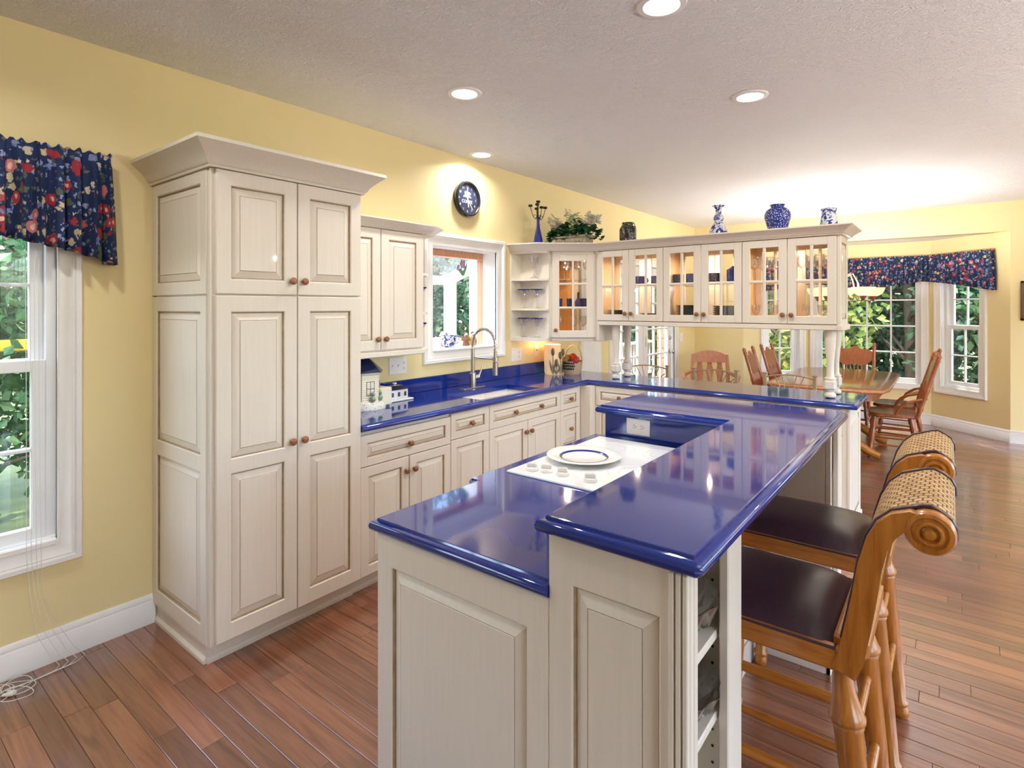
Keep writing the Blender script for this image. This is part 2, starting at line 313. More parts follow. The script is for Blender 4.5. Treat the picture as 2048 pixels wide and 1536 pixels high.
def panel_door(parent, M, w, h, panels=None, kn=(), name='door', st=.058, t=.02):
    mb = MB(); panel_slab(mb, M, w, h, t, panels, st); d = mb.build(name, ['cream', 'glaze'], parent, None, recalc=False)
    for u, v in kn: knob(d, M, u, v, t)
    return d
def glass_door(parent, M, w, h, cols, rows, kn=None, st=.055, mt=.018, t=.02, name='door', mat='cream', grec=.010):
    mb = MB(); mb.M = M
    mb.box(0, st, 0, h, 0, t, 0, .003); mb.box(w-st, w, 0, h, 0, t, 0, .003); mb.box(st-.001, w-st+.001, 0, st, 0, t, 0, .003); mb.box(st-.001, w-st+.001, h-st, h, 0, t, 0, .003)
    gw, gh = w-2*st, h-2*st; pw, ph = (gw-(cols-1)*mt)/cols, (gh-(rows-1)*mt)/rows
    for i in range(1, cols): x = st+i*pw+(i-1)*mt; mb.box(x, x+mt, st-.001, h-st+.001, .002, t-.001, 0, .004)
    for j in range(1, rows): y = st+j*ph+(j-1)*mt; mb.box(st-.001, w-st+.001, y, y+mt, .0025, t-.0016, 0, .004)
    d = mb.build(name, mat, parent, 30)
    for i in range(cols):
        for j in range(rows):
            x, y = st+i*(pw+mt), st+j*(ph+mt); g = MB(); g.M = M; g.box(x-.003, x+pw+.003, y-.003, y+ph+.003, t-grec-.003, t-grec); g.build('pane', 'pane_glass', d)
    if kn: knob(d, M, kn[0], kn[1], t)
    return d
CROWN = [(0, 0), (.010, 0), (.012, .008), (.018, .012), (.022, .022), (.035, .040), (.052, .058), (.066, .070), (.070, .074), (.070, .086), (0, .086)]
def crown_prof(z, hgt, proj): return [(d/.070*proj, z+q/.086*hgt) for d, q in CROWN]

# ------------------------------------------------------------------ the room shell
CEIL = 2.735; FAR = 8.46
def wall_with_holes(name, M, L, H_, th, holes, mat='wall_yellow', m2='trim_white'):
    # local: u along the wall, v up, thickness runs to -w; holes (u0,u1,v0,v1)
    mb = MB(); mb.M = M
    us = sorted({0, L} | {h[0] for h in holes} | {h[1] for h in holes}); vs_ = sorted({0, H_} | {h[2] for h in holes} | {h[3] for h in holes})
    for a, b in zip(us, us[1:]):
        for c_, d in zip(vs_, vs_[1:]):
            if any(h[0] <= a and b <= h[1] and h[2] <= c_ and d <= h[3] for h in holes): continue
            mb.add([(a, c_, 0), (b, c_, 0), (b, d, 0), (a, d, 0), (a, c_, -th), (b, c_, -th), (b, d, -th), (a, d, -th)], [(0, 1, 2, 3), (7, 6, 5, 4)])
    for u0, u1, v0, v1 in list(holes) + [(0, L, 0, H_)]:
        mb.add([(u0, v0, 0), (u1, v0, 0), (u1, v1, 0), (u0, v1, 0), (u0, v0, -th), (u1, v0, -th), (u1, v1, -th), (u0, v1, -th)], ([(0, 1, 5, 4)] if v0 > 0 else []) + [(1, 2, 6, 5), (2, 3, 7, 6), (3, 0, 4, 7)], 1)
    return struct(mb.build(name, [mat, m2], None, None, recalc=False, org=M.translation))
Y0 = -3.2; X1 = 6.4
WL = FX(0, Y0, 0)
def hy(a, b, c_, d): return (a-Y0, b-Y0, c_, d)
wall_with_holes('wall_left', WL, FAR-Y0+.001, CEIL, .15, [hy(-.20, .704, .51, 2.03), hy(2.95, 3.707, 1.21, 2.0), hy(5.80, 7.66, 0, 2.05), hy(-2.6, -1.2, .51, 2.03)])
wall_with_holes('wall_far', FY(-.15, FAR, 0), X1+.15, CEIL, .15, [(.71+.15, 3.61+.15, 0, 2.395)], m2='wall_yellow')
wall_with_holes('wall_right', basis((0, -1, 0), (0, 0, 1), (-1, 0, 0), (X1, FAR, 0)), FAR-Y0, CEIL, .15, [(.5, 3.5, .3, 2.3), (3.9, 6.9, 0, 2.3), (7.3, 9.6, .3, 2.3)])  # wide openings added in this unseen wall for daylight
wall_with_holes('wall_back', FB(X1, Y0, 0), X1+.15, CEIL, .15, [])
A_, B_, C_, D_ = Vector((3.61, FAR, 0)), Vector((2.88, 9.12, 0)), Vector((1.44, 9.12, 0)), Vector((.71, FAR, 0))
def facet(P, Q):     # basis for a wall from P to Q seen from the room, room on the left of P->Q ... u runs P->Q
    u = (Q-P).normalized(); w = Vector((-u.y, u.x, 0)); return basis(u, (0, 0, 1), w, P), (Q-P).length
# seen from inside, u must run so that u x v = inward normal
MR, LR = facet(Vector(B_), Vector(A_)); MR = basis((A_-B_).normalized(), (0, 0, 1), Vector(((A_-B_).normalized().y, -(A_-B_).normalized().x, 0)), B_)
def inward(P, Q):
    u = (Q-P).normalized(); return basis(u, (0, 0, 1), (u.y, -u.x, 0), P), (Q-P).length
MC, LC = inward(C_, B_); MR, LR = inward(B_, A_); ML, LL = inward(D_, C_)
BAYH = 2.395; HC = (.11, LC-.11, .52, 2.03); HR = (.14, LR-.345, .52, 2.03); HL = (.345, LL-.14, .52, 2.03)
wall_with_holes('wall_bay_center', MC, LC, BAYH, .15, [HC]); wall_with_holes('wall_bay_right', MR, LR, BAYH, .15, [HR]); wall_with_holes('wall_bay_left', ML, LL, BAYH, .15, [HL])
mb = MB(); mb.prism([(.60, FAR+.12), (3.72, FAR+.12), (2.95, 9.28), (1.37, 9.28)], BAYH, BAYH+.1); struct(mb.build('ceiling_bay', 'trim_white'))
mb = MB(); mb.box(-.15, X1+.15, Y0-.15, FAR+.15, CEIL, CEIL+.12); struct(mb.build('ceiling', 'ceiling_paint', None, org=(0, 0, CEIL)))

# floor: slab with planks
mb = MB(); mb.box(-.15, X1+.15, Y0-.15, FAR+.01, -.12, -.008); mb.prism([(.55, FAR+.01), (3.77, FAR+.01), (2.98, 9.30), (1.34, 9.30)], -.12, -.008)
floor = struct(mb.build('floor', 'dark_gap', None, org=(0, 0, 0)))  # dark brown slab showing in the gaps between planks
PW = .083; planks = []
row = 0; y = Y0
while y < 9.12:
    if y < FAR: xa, xb = 0, X1
    else: k = max(0, y-FAR-.01)/.66; xa, xb = .71+.73*k, 3.61-.73*k
    x = xa - R.random()*.8
    while x < xb:
        L = R.uniform(.45, 1.5); a, b = max(x, xa), min(x+L, xb)
        if b-a > .02: planks.append((a, b, y, y+PW))
        x += L
    y += PW
def seen(p):
    x0, x1, y0, y1 = p; cx, cyy = (x0+x1)/2, (y0+y1)/2; s, c_ = math.sin(math.radians(38.01)), math.cos(math.radians(38.01))
    best = 0
    for qx in (x0+.05, cx, x1-.05):
        dx = qx-3.072; d = -dx*s+cyy*c_; l = dx*c_+cyy*s
        if d < .3: continue
        u, v = 1024+1120.8*l/d, 613+1120.8*1.54/d
        if not (-20 < u < 2068 and v < 1560): continue
        if qx < .55 and cyy > 1.09: continue
        if 1.72 < qx < 2.68 and 1.05 < cyy < 2.9: continue
        if u > 760 and qx < 2.4 and cyy < 6: continue
        if qx < 2.56 and 4.16 < cyy: 
            if cyy < 6.2: continue
        best += (x1-x0)/d**2.2
    return best
sc_ = sorted(range(len(planks)), key=lambda i: -seen(planks[i])); near = set(sc_[:300])
def plank_geo(mb, p, z=0.0):
    x0, x1, y0, y1 = p; g = .0007; b = .0016; x0 += g; x1 -= g; y0 += g; y1 -= g
    lo = [(x0, y0), (x1, y0), (x1, y1), (x0, y1)]; hi = [(x0+b, y0+b), (x1-b, y0+b), (x1-b, y1-b), (x0+b, y1-b)]
    mb.rings([[(u, v, z-.009) for u, v in lo], [(u, v, z-b*.7) for u, v in lo], [(u, v, z) for u, v in hi]], 0, False, True)
rest = MB(); prs = []
for i, p in enumerate(planks):
    v = R.random()
    if i in near: m = MB(); plank_geo(m, p); m.build('plank', 'floor_oak', floor, recalc=False, pr=v)
    else: plank_geo(rest, p); prs += [v]*12
o = stuff(rest.build('planks_beyond', 'floor_oak', floor, recalc=False)); at = o.data.attributes.new('pr', 'FLOAT', 'POINT'); at.data.foreach_set('value', prs)

# baseboards
BB = [(0, 0), (.016, 0), (.016, .105), (.012, .112), (.014, .122), (.006, .138), (0, .14)]
def baseboard(name, path):
    mb = MB(); mb.sweep(path, BB); struct(mb.build(name, 'trim_white', None, 40))
baseboard('baseboard_left', [(0, Y0), (0, 1.083)]); baseboard('baseboard_dining', [(0, 4.76), (0, 5.70)]); baseboard('baseboard_corner', [(0, 7.76), (0, FAR), (.71, FAR), (1.44, 9.12), (2.88, 9.12), (3.61, FAR), (X1, FAR)])

# ------------------------------------------------------------------ windows and doors
CAS = [(0, -.01), (0, .012), (.006, .015), (.012, .013), (.045, .016), (.052, .021), (.058, .018), (.064, .028), (.082, .028), (.086, .022), (.086, 0), (.05, -.0)]
def casing(parent, M, hole, mat='trim_white', wid=.086, three=False):
    u0, u1, v0, v1 = hole; mb = MB(); mb.M = M; pr = [(d/.086*wid, w) for d, w in CAS]
    path = [(u0, v0), (u1, v0), (u1, v1), (u0, v1)]
    if three: mb.sweep([(u1, v0), (u1, v1), (u0, v1), (u0, v0)], pr)
    else: mb.sweep(path, pr, closed=True)
    return mb.build('casing', mat, parent, 35)
def structhing(name, loc):
    o = bpy.data.objects.new(name, None); COL.objects.link(o); o.location = loc; o.empty_display_size = .05; ORG[o.name] = Vector(loc); return struct(o)
def double_hung(name, M, hole, dep, cols, rows, mid, stool=True):
    u0, u1, v0, v1 = hole; w = structhing(name, M @ Vector(((u0+u1)/2, v0, 0))); casing(w, M, hole)
    f = MB(); f.M = M; fw = .034
    f.box(u0, u0+fw, v0, v1, -.14, -dep+.03, 0, .003); f.box(u1-fw, u1, v0, v1, -.14, -dep+.03, 0, .003); f.box(u0, u1, v0, v0+.035, -.145, -dep+.045, 0, .004); f.box(u0, u1, v1-fw, v1, -.14, -dep+.03, 0, .003)
    f.build('frame', 'window_white', w, 35)
    a, b = u0+fw-.004, u1-fw+.004
    glass_door(w, M @ T(a, v0+.03, -dep-.012), b-a, mid-v0-.03+.025, cols, rows, None, .05, .016, .034, 'sash', 'window_white', .016)
    glass_door(w, M @ T(a, mid-.02, -dep-.048), b-a, v1-fw-mid+.024, cols, rows, None, .05, .016, .034, 'sash', 'window_white', .016)
    return w
w1 = double_hung('window_1', WL, hy(-.20, .704, .51, 2.03), .05, 3, 2, 1.285)
w6 = double_hung('window_6', WL, hy(-2.6, -1.2, .51, 2.03), .05, 3, 2, 1.285)
# deeper inner ledge of window_1
mb = MB(); mb.box(-.04, .018, -.20, .704, .505, .535, 0, .006); mb.build('stool', 'trim_white', w1, 35)
wr = double_hung('window_5', MR, HR, .085, 2, 2, 1.28); wl_ = double_hung('window_3', ML, HL, .085, 2, 2, 1.28)
u0, u1, v0, v1 = HC; wc = structhing('window_4', MC @ Vector(((u0+u1)/2, v0, 0))); casing(wc, MC, HC)
glass_door(wc, MC @ T(u0, v0, -.09), u1-u0, v1-v0, 4, 4, None, .062, .018, .04, 'sash', 'window_white', .018)
# big windows added in the unseen right wall to let in more daylight
for nm, M, hole in (('added_window_7', basis((0, -1, 0), (0, 0, 1), (-1, 0, 0), (X1, FAR, 0)), (.5, 3.5, .3, 2.3)), ('added_window_8', basis((0, -1, 0), (0, 0, 1), (-1, 0, 0), (X1, FAR, 0)), (7.3, 9.6, .3, 2.3))):
    w = structhing(nm, M @ Vector(((hole[0]+hole[1])/2, hole[2], 0))); casing(w, M, hole)
    glass_door(w, M @ T(hole[0], hole[2], -.09), hole[1]-hole[0], hole[3]-hole[2], 3, 2, None, .06, .02, .04, 'sash', 'window_white', .018)
w = structhing('added_door_3', (X1, FAR-5.4, 0)); M = basis((0, -1, 0), (0, 0, 1), (-1, 0, 0), (X1, FAR, 0)); casing(w, M, (3.9, 6.9, 0, 2.3), three=True)  # glass door added out of view as another daylight opening
for k in (0, 1): glass_door(w, M @ T(3.9+k*1.5, .01, -.09), 1.5, 2.28, 1, 1, None, .08, .02, .04, 'leaf', 'window_white', .018)

# french doors
d1 = structhing('door_1', (0, 6.73, 0)); casing(d1, FX(0, 0, 0), (5.80, 7.66, 0, 2.05), three=True)
for a, b in ((5.80, 6.70), (6.735, 7.635)):
    dd = MB(); M = FX(-.075, a, .012); w_, h_ = b-a, 2.03
    dd.M = M; st = .125; b0, b1 = .22, h_-.13; t_ = .04
    dd.box(0, st, 0, h_, 0, t_, 0, .003); dd.box(w_-st, w_, 0, h_, 0, t_, 0, .003); dd.box(st-.001, w_-st+.001, 0, b0, 0, t_, 0, .003); dd.box(st-.001, w_-st+.001, b1, h_, 0, t_, 0, .003)
    pw = (w_-2*st-.04)/3; ph = (b1-b0-.08)/5
    for i in (1, 2): x = st+i*pw+(i-1)*.02; dd.box(x, x+.02, b0, b1, .004, t_-.003, 0, .004)
    for j in range(1, 5): y = b0+j*ph+(j-1)*.02; dd.box(st, w_-st, y, y+.02, .0045, t_-.0036, 0, .004)
    lf = dd.build('leaf', 'trim_white', d1, 30)
    for i in range(3):
        for j in range(5):
            g = MB(); g.M = M; x, y = st+i*(pw+.02), b0+j*(ph+.02); g.box(x-.003, x+pw+.003, y-.003, y+ph+.003, .018, .022); g.build('pane', 'pane_glass', lf)
    if a > 6:
        g = MB(); g.M = M @ T(w_-.065, .90, t_); g.lathe([(0, 0), (.032, 0), (.032, .006), (.012, .010), (.010, .035), (.026, .045), (.030, .058), (.020, .070), (0, .072)], n=16); g.build('knob', 'nickel', lf, 40)
        g = MB(); g.M = M @ T(w_-.065, 1.09, t_); g.lathe([(0, 0), (.030, 0), (.030, .010), (.018, .014), (.016, .022), (0, .023)], n=16); g.build('deadbolt', 'nickel', lf, 40)
mb = MB(); mb.box(-.08, -.015, 6.70, 6.735, .01, 2.04, 0, .004); mb.build('astragal', 'trim_white', d1, 30)
g = MB(); g.box(-.02, -.008, 6.745, 6.765, 1.02, 1.16, 0, .003); g.build('strike_plate', 'nickel', d1)
# narrow white door between kitchen counter and french doors
d2 = structhing('door_2', (0, 5.29, 0)); casing(d2, FX(0, 0, 0), (5.16, 5.43, 0, 2.05), three=True)
mb = MB(); mb.box(.001, .014, 5.161, 5.429, .01, 2.04, 0, .003); mb.build('leaf', 'trim_white', d2, 30)

# garden window over the sink
g2 = structhing('window_2', (0, 3.33, 1.21)); casing(g2, FX(0, 0, 0), (2.95, 3.707, 1.21, 2.0), wid=.10)
ya, yb, z0, zt, zf, xo = 2.95, 3.707, 1.205, 1.99, 1.81, -.63
m = MB(); m.box(-.30, -.148, ya-.03, ya+.004, z0, zt+.03, 0); m.box(-.215, -.148, yb-.002, yb+.03, z0, zt, 0, .003); m.box(-.215, -.148, ya-.03, yb+.03, zt-.045, zt+.02, 0, .003); m.build('wood_frame', 'cedar', g2, 30)
m = MB(); m.box(xo, -.148, ya-.03, yb+.03, z0-.04, z0, 0, .004)          # seat board
for yy in (ya-.03, yb-.005):
    m.box(-.31, -.213, yy, yy+.035, z0, zt, 0, .004); m.box(xo, xo+.14, yy, yy+.035, z0, zf, 0, .004); m.box(xo, -.21, yy, yy+.035, z0, z0+.05, 0, .004)
    p = [(-.21, zt), (-.21, zt-.13), (xo, zf-.09), (xo, zf)]
    m.rings([[(x, yy-.002, z) for x, z in p], [(x, yy+.037, z) for x, z in p]])
m.box(xo-.03, xo+.02, ya-.03, yb+.03, zf-.07, zf+.0, 0, .004); m.box(xo-.03, xo+.02, ya-.03, yb+.03, z0-.04, z0+.05, 0, .004)
for yy in (ya+.22, ): m.box(xo-.02, xo+.02, yy, yy+.03, z0, zf, 0, .004)
m.build('frame', 'window_white', g2, 30)
g = MB(); g.box(xo-.012, xo-.008, ya, yb, z0+.04, zf-.06); g.build('front_pane', 'pane_glass', g2)
for yy in (ya-.016, yb+.012): g = MB(); g.rings([[(-.30, yy, z0+.03), (xo+.12, yy, z0+.03), (xo+.12, yy, 1.735), (-.30, yy, 1.90)], [(-.30, yy+.004, z0+.03), (xo+.12, yy+.004, z0+.03), (xo+.12, yy+.004, 1.735), (-.30, yy+.004, 1.90)]]); g.build('side_pane', 'pane_glass', g2)
g = MB(); g.rings([[(-.20, ya, zt-.004), (xo, ya, zf-.004), (xo, yb, zf-.004), (-.20, yb, zt-.004)], [(-.20, ya, zt), (xo, ya, zf), (xo, yb, zf), (-.20, yb, zt)]]); g.build('roof_pane', 'pane_glass', g2)
m = MB(); m.box(-.148, .03, 2.952, 3.705, 1.196, 1.216, 0, .006); m.build('sill', 'trim_white', g2, 30)

# ------------------------------------------------------------------ pantry cabinet
pc = thing('pantry_cabinet', 'tall cream pantry cabinet with four raised panel doors and wide crown', 'cabinet', (.31, 1.46, 0))
mb = MB(); mb.box(.022, .608, 1.087, 1.835, .095, 2.13); mb.build('body', 'cream', pc)
mb = MB(); mb.box(0, .545, 1.092, 1.835, 0, .096); mb.sweep([(.545, 1.092), (.545, 1.835)], [(0, 0), (.012, 0), (.012, .014), (.004, .024), (0, .025)]); mb.sweep([(0, 1.092), (.545, 1.092)], [(0, 0), (.012, 0), (.012, .014), (.004, .024), (0, .025)]); mb.build('plinth', 'cream', pc, 30)
mb = MB(); M = FY(0, 1.088, .095); panel_slab(mb, M, .585, 1.49, .014, [(.075, .735), (.80, 1.425)], .055); panel_slab(mb, FY(0, 1.088, 1.592), .585, .535, .014, None, .055); mb.build('side_panel', ['cream', 'glaze'], pc, None, recalc=False)
mb = MB()
for k in range(3): mb.box(.586+.008*k, .593+.008*k, 1.078, 1.09, .095, 2.128, 0, .002)
mb.build('corner_bead', 'cream', pc)
for a, b, kk in ((1.096, 1.470, .345), (1.474, 1.836, .028)):
    w_ = b-a
    panel_door(pc, FX(.608, a, 1.594), w_, .532, None, [(kk if kk > .1 else .028, .065)] if True else (), st=.062)
    panel_door(pc, FX(.608, a, .104), w_, 1.483, [(.07, .715), (.775, 1.415)], [(kk, .80)], st=.062)
mb = MB(); mb.sweep([(0, 1.078), (.622, 1.078), (.622, 1.838), (0, 1.838)], crown_prof(2.128, .107, .095)); mb.box(0, .63, 1.07, 1.84, 2.2, 2.232); mb.build('crown', 'cream', pc, 40)

# ------------------------------------------------------------------ wall cabinet beside the garden window
wc_ = thing('wall_cabinet', 'two door cream wall cabinet with open end shelf beside the sink window', 'cabinet', (.16, 2.25, 1.234))
mb = MB(); mb.box(0, .310, 1.838, 2.575, 1.25, 2.03); mb.build('body', 'cream', wc_)
mb = MB(); mb.box(0, .330, 1.838, 2.58, 1.228, 1.262, 0, .005); mb.build('light_rail', 'cream', wc_, 30)
for a, b, kk in ((1.845, 2.206, .333), (2.211, 2.560, .028)): panel_door(wc_, FX(.310, a, 1.272), b-a, .742, None, [(kk, .068)], st=.058)
poly = [(0, 2.575), (.31, 2.575), (.31, 2.60), (.27, 2.655), (.20, 2.69), (0, 2.70)]
for z in (1.232, 1.485, 1.745, 2.005): mb = MB(); mb.prism(poly, z, z+.018 if z != 1.232 else z+.028); mb.build('end_shelf', 'cream', wc_, 30)
mb = MB(); mb.sweep([(.322, 1.838), (.322, 2.60), (.26, 2.70), (0, 2.70)], crown_prof(2.018, .055, .075)); mb.box(0, .322, 1.838, 2.60, 2.03, 2.07); mb.build('crown', 'cream', wc_, 40)

# ------------------------------------------------------------------ base cabinets along the window wall and peninsula
def base_cab(label, y0, y1, layout):
    c_ = thing('base_cabinet', label, 'cabinet', (.30, (y0+y1)/2, 0), 'cream base cabinets under the worktop')
    low = y1 > 2.6 and y0 < 3.5; mb = MB(); mb.box(.022, .600, y0, y1, .10, .690 if low else .874)
    if low: mb.box(.594, .600, y0, y1, .690, .874)
    mb.build('body', 'cream', c_); mb = MB(); mb.box(.022, .535, y0, y1, 0, .101); mb.sweep([(.535, y0), (.535, y1)], [(0, 0), (.012, 0), (.012, .014), (.004, .024), (0, .025)]); mb.build('toe_kick', 'cream', c_)
    g = .002
    for kind, a, b, z0, z1, kn in layout: panel_door(c_, FX(.600, a+g, z0), b-a-2*g, z1-z0, None, kn, kind, st=.05 if kind == 'door' else .042)
    return c_
zD0, zD1, zd1 = .705, .868, .700
base_cab('cream base cabinet with one drawer above two doors beside the pantry', 1.838, 2.519, [('drawer', 1.838, 2.519, zD0-.02, zD1-.015, [(.34, .07)]), ('door', 1.838, 2.178, .102, zD0-.024, [(.31, .50)]), ('door', 2.180, 2.519, .102, zD0-.024, [(.03, .50)])])
base_cab('narrow cream base cabinet with one small drawer above one door', 2.519, 2.890, [('drawer', 2.519, 2.890, zD0, zD1, [(.185, .08)]), ('door', 2.519, 2.890, .102, zD0-.004, [])])
base_cab('cream sink base cabinet with wide false drawer and two doors', 2.890, 3.767, [('drawer', 2.890, 3.767, zD0, zD1, [(.28, .08), (.60, .08)]), ('door', 2.890, 3.328, .102, zD0-.004, [(.405, .52)]), ('door', 3.330, 3.767, .102, zD0-.004, [(.03, .52)])])
base_cab('narrow cream base cabinet of stacked drawers near the corner', 3.767, 4.10, [('drawer', 3.767, 4.06, zD0, zD1, [(.145, .08)]), ('drawer', 3.767, 4.06, .38, zD0-.004, [(.145, .16)]), ('drawer', 3.767, 4.06, .102, .376, [(.145, .13)])])
xs = [.70, 1.16, 1.62, 2.08, 2.55]
pen_labels = ['cream peninsula base cabinet closest to the corner, drawer over door', 'second cream peninsula base cabinet from the corner', 'third cream peninsula base cabinet from the corner', 'cream peninsula base cabinet at the open end with panelled side']
for k in range(4):
    x0, x1 = xs[k], xs[k+1]; c_ = thing('base_cabinet', pen_labels[k], 'cabinet', ((x0+x1)/2, 4.45, 0), 'cream peninsula base cabinets')
    mb = MB(); mb.box(x0 if k else .022, x1, 4.20, 4.72, .10, .874); mb.build('body', 'cream', c_); mb = MB(); mb.box(x0 if k else .022, x1-.02*(k == 3), 4.27, 4.70, 0, .101); mb.build('toe_kick', 'cream', c_)
    w_ = x1-x0-.006-(.03 if k == 3 else 0); xd = x0+.003
    panel_door(c_, FY(xd, 4.20, zD0), w_, zD1-zD0, None, [(w_/2, .08)], 'drawer', st=.042)
    panel_door(c_, FY(xd, 4.20, .102), w_, zD0-.108, None, [(w_-.03, .52)], 'door', st=.05)
    if k == 0: mb = MB(); mb.box(.60, .70, 4.10, 4.205, .10, .872, 0, .003); mb.build('corner_filler', 'cream', c_)
    if k == 3:
        mb = MB(); panel_slab(mb, FX(2.549, 4.195, .0), .53, .872, .016, [(.13, .80)], .06); mb.box(2.549, 2.575, 4.19, 4.725, 0, .085, 0, .004); mb.build('end_panel', ['cream', 'glaze'], c_, None, recalc=False)

# ------------------------------------------------------------------ worktops
EDGE = [(0, 0), (.003, -.001), (.005, -.006), (.009, -.0075), (.015, -.009), (.0205, -.014), (.023, -.022), (.0215, -.030), (.016, -.036), (.008, -.038), (0, -.038)]
def edge_prof(z): return [(d-.023, z+h) for d, h in EDGE]
def slabs(mb, rects, zt, th=.038):
    for x0, x1, y0, y1 in rects: mb.box(x0, x1, y0, y1, zt-th, zt)
ZT = .914; i = .023
wt = thing('worktop', 'L shaped glossy cobalt blue stone worktop around sink and along peninsula', 'worktop', (.3, 3.2, .876))
mb = MB(); hx0, hx1, hy0, hy1 = .262, .592, 2.83, 3.53
slabs(mb, [(0, .648-i, 1.838, hy0), (0, hx0, hy0, hy1), (hx1, .648-i, hy0, hy1), (0, .648-i, hy1, 4.16+i), (0, 2.61-i, 4.16+i, 4.745-i)], ZT)
mb.build('slab', 'blue_quartz', wt); mb = MB(); mb.sweep([(.648, 1.838), (.648, 4.16), (2.61, 4.16), (2.61, 4.72), (2.585, 4.745), (0, 4.745)][::-1][::-1], edge_prof(ZT))
mb.build('edge', 'blue_quartz', wt, 35)
mb = MB(); mb.box(0, .02, 1.838, 4.45, ZT, 1.018, 0, .003); mb.build('backsplash', 'blue_quartz', wt, 30)
# sink
sk = thing('kitchen_sink', 'bisque undermount double bowl sink set in the blue worktop', 'sink', (.43, 3.18, .70))
mb = MB()
for a, b in ((hy0-.012, 3.27), (3.30, hy1+.012)):
    x0, x1 = hx0-.012, hx1+.012
    rr = lambda d, z: [(x0+d, a+d, z), (x1-d, a+d, z), (x1-d, b-d, z), (x0+d, b-d, z)]
    mb.rings([rr(-.004, .70), rr(-.004, .876), rr(.0, .876), rr(.006, .85), rr(.018, .775), rr(.035, .765)], 0, True, True)
mb.box(hx0-.012, hx1+.012, 3.268, 3.302, .72, .860, 0, .01)
mb.build('bowl', 'bisque', sk, 50)
for yy in (3.05, 3.42): mb = MB(); mb.lathe([(0, 0), (.04, 0), (.042, .003), (.03, .004), (0, .002)], (.43, yy, .765), 20); mb.build('drain', 'nickel', sk, 40)

# ------------------------------------------------------------------ island
isl = thing('kitchen_island', 'cream cooktop island base with raised panel end and knee wall', 'island', (2.05, 1.98, 0))
mb = MB(); mb.box(1.745, 2.352, 1.072, 2.44, .0, .874); mb.build('body', 'cream', isl)
mb = MB(); panel_slab(mb, FY(1.743, 1.074, .0), .609, .874, .018, [(.13, .79)], .06); mb.build('end_panel', ['cream', 'glaze'], isl, None, recalc=False)
mb = MB(); mb.box(1.70, 1.746, 1.53, 2.44, .10, .874, 0, .003); mb.build('cooktop_front', 'cream', isl)
mb = MB(); mb.box(2.352, 2.386, 1.10, 2.93, 0, 1.026); mb.box(1.76, 2.352, 2.44, 2.93, 0, 1.026); mb.box(2.386, 2.396, 1.38, 2.66, 0, .11, 0, .003); mb.build('knee_wall', 'cream', isl)
mb = MB(); panel_slab(mb, FB(2.386, 2.93, .0), .626, 1.024, .018, [(.13, .92)], .06); mb.build('back_panel', ['cream', 'glaze'], isl, None, recalc=False)
def end_case(y0, y1, label, stile0, stile1):
    c_ = thing('island_bookcase', label, 'bookcase', (2.52, (y0+y1)/2, 0)); x0, x1 = 2.352, 2.68
    mb = MB(); mb.box(2.3875, x1-.0205, y0, y0+.02, 0, 1.026, 0, .002); mb.box(2.3875, x1-.0205, y1-.02, y1, 0, 1.026, 0, .002); mb.box(2.3875, 2.40, y0+.02, y1-.02, .09, 1.0); mb.box(2.3875, x1-.01, y0+.02, y1-.02, 1.0, 1.0255); mb.box(2.3875, x1-.021, y0+.02, y1-.02, .06, .09)
    mb.build('carcass', 'cream', c_)
    mb = MB(); mb.box(x1-.02, x1+.002, y0, y0+stile0, 0, 1.026, 0, .003); mb.box(x1-.02, x1+.002, y1-stile1, y1, 0, 1.026, 0, .003); mb.box(x1-.018, x1+.001, y0, y1, 0, .09, 0, .003); mb.build('face_frame', 'cream', c_, 30)
    for z in (.60, .785): mb = MB(); mb.box(2.40, x1-.025, y0+.021, y1-.021, z, z+.02, 0, .003); mb.build('shelf', 'cream', c_)
    mb = MB()
    for yy, s_ in ((y1-.0205, -1),):
        for q in range(22):
            for xx in (2.44, 2.62):
                mb.M = basis((1, 0, 0), (0, 0, 1), (0, s_, 0), (xx, yy, .12+.04*q)); mb.lathe([(0, 0), (.0035, 0), (.0035, .0008), (0, .0008)], n=8)
    stuff(mb.build('shelf_pin_holes', 'slot_dark', c_))
    return c_
ec = end_case(1.072, 1.385, 'open cream bookcase at the panelled front end of the island bar', .022, .10)
mb = MB(); panel_slab(mb, FY(2.352, 1.074, .0), .328, 1.026, .018, [(.13, .925)], .06)
for q in range(3): mb.box(2.640+.014*q, 2.650+.014*q, 1.046, 1.06, 0, 1.024, 0, .002)
mb.build('front_panel', ['cream', 'glaze'], ec, None, recalc=False)
end_case(2.655, 2.93, 'open cream bookcase at the island bar end facing the peninsula', .022, .08)
lw = thing('island_worktop', 'lower cobalt blue stone island top holding the white cooktop', 'worktop', (2.0, 1.8, .876))
mb = MB(); slabs(mb, [(1.715+i, 2.352, 1.045+i, 1.52), (1.675+i, 2.352, 1.52, 2.425)], ZT)
mb.build('slab', 'blue_quartz', lw); mb = MB(); mb.sweep([(2.352, 1.045), (1.715, 1.045), (1.715, 1.50), (1.675, 1.53), (1.675, 2.425)][::-1], edge_prof(ZT)); mb.build('edge', 'blue_quartz', lw, 35)
mb = MB(); mb.box(1.752, 2.352, 2.424, 2.445, ZT-.01, 1.03, 0, .002); mb.box(2.338, 2.353, 1.066, 2.43, ZT-.01, 1.03, 0, .002); mb.build('riser', 'blue_quartz', lw, 30)
bt = thing('bar_worktop', 'raised L shaped cobalt blue stone bar top on the island', 'worktop', (2.5, 2.0, 1.029))
mb = MB(); zb = 1.067
slabs(mb, [(2.33+i, 2.71-i, 1.03+i, 2.945-i), (1.725+i, 2.33+i, 2.375+i, 2.945-i)], zb)
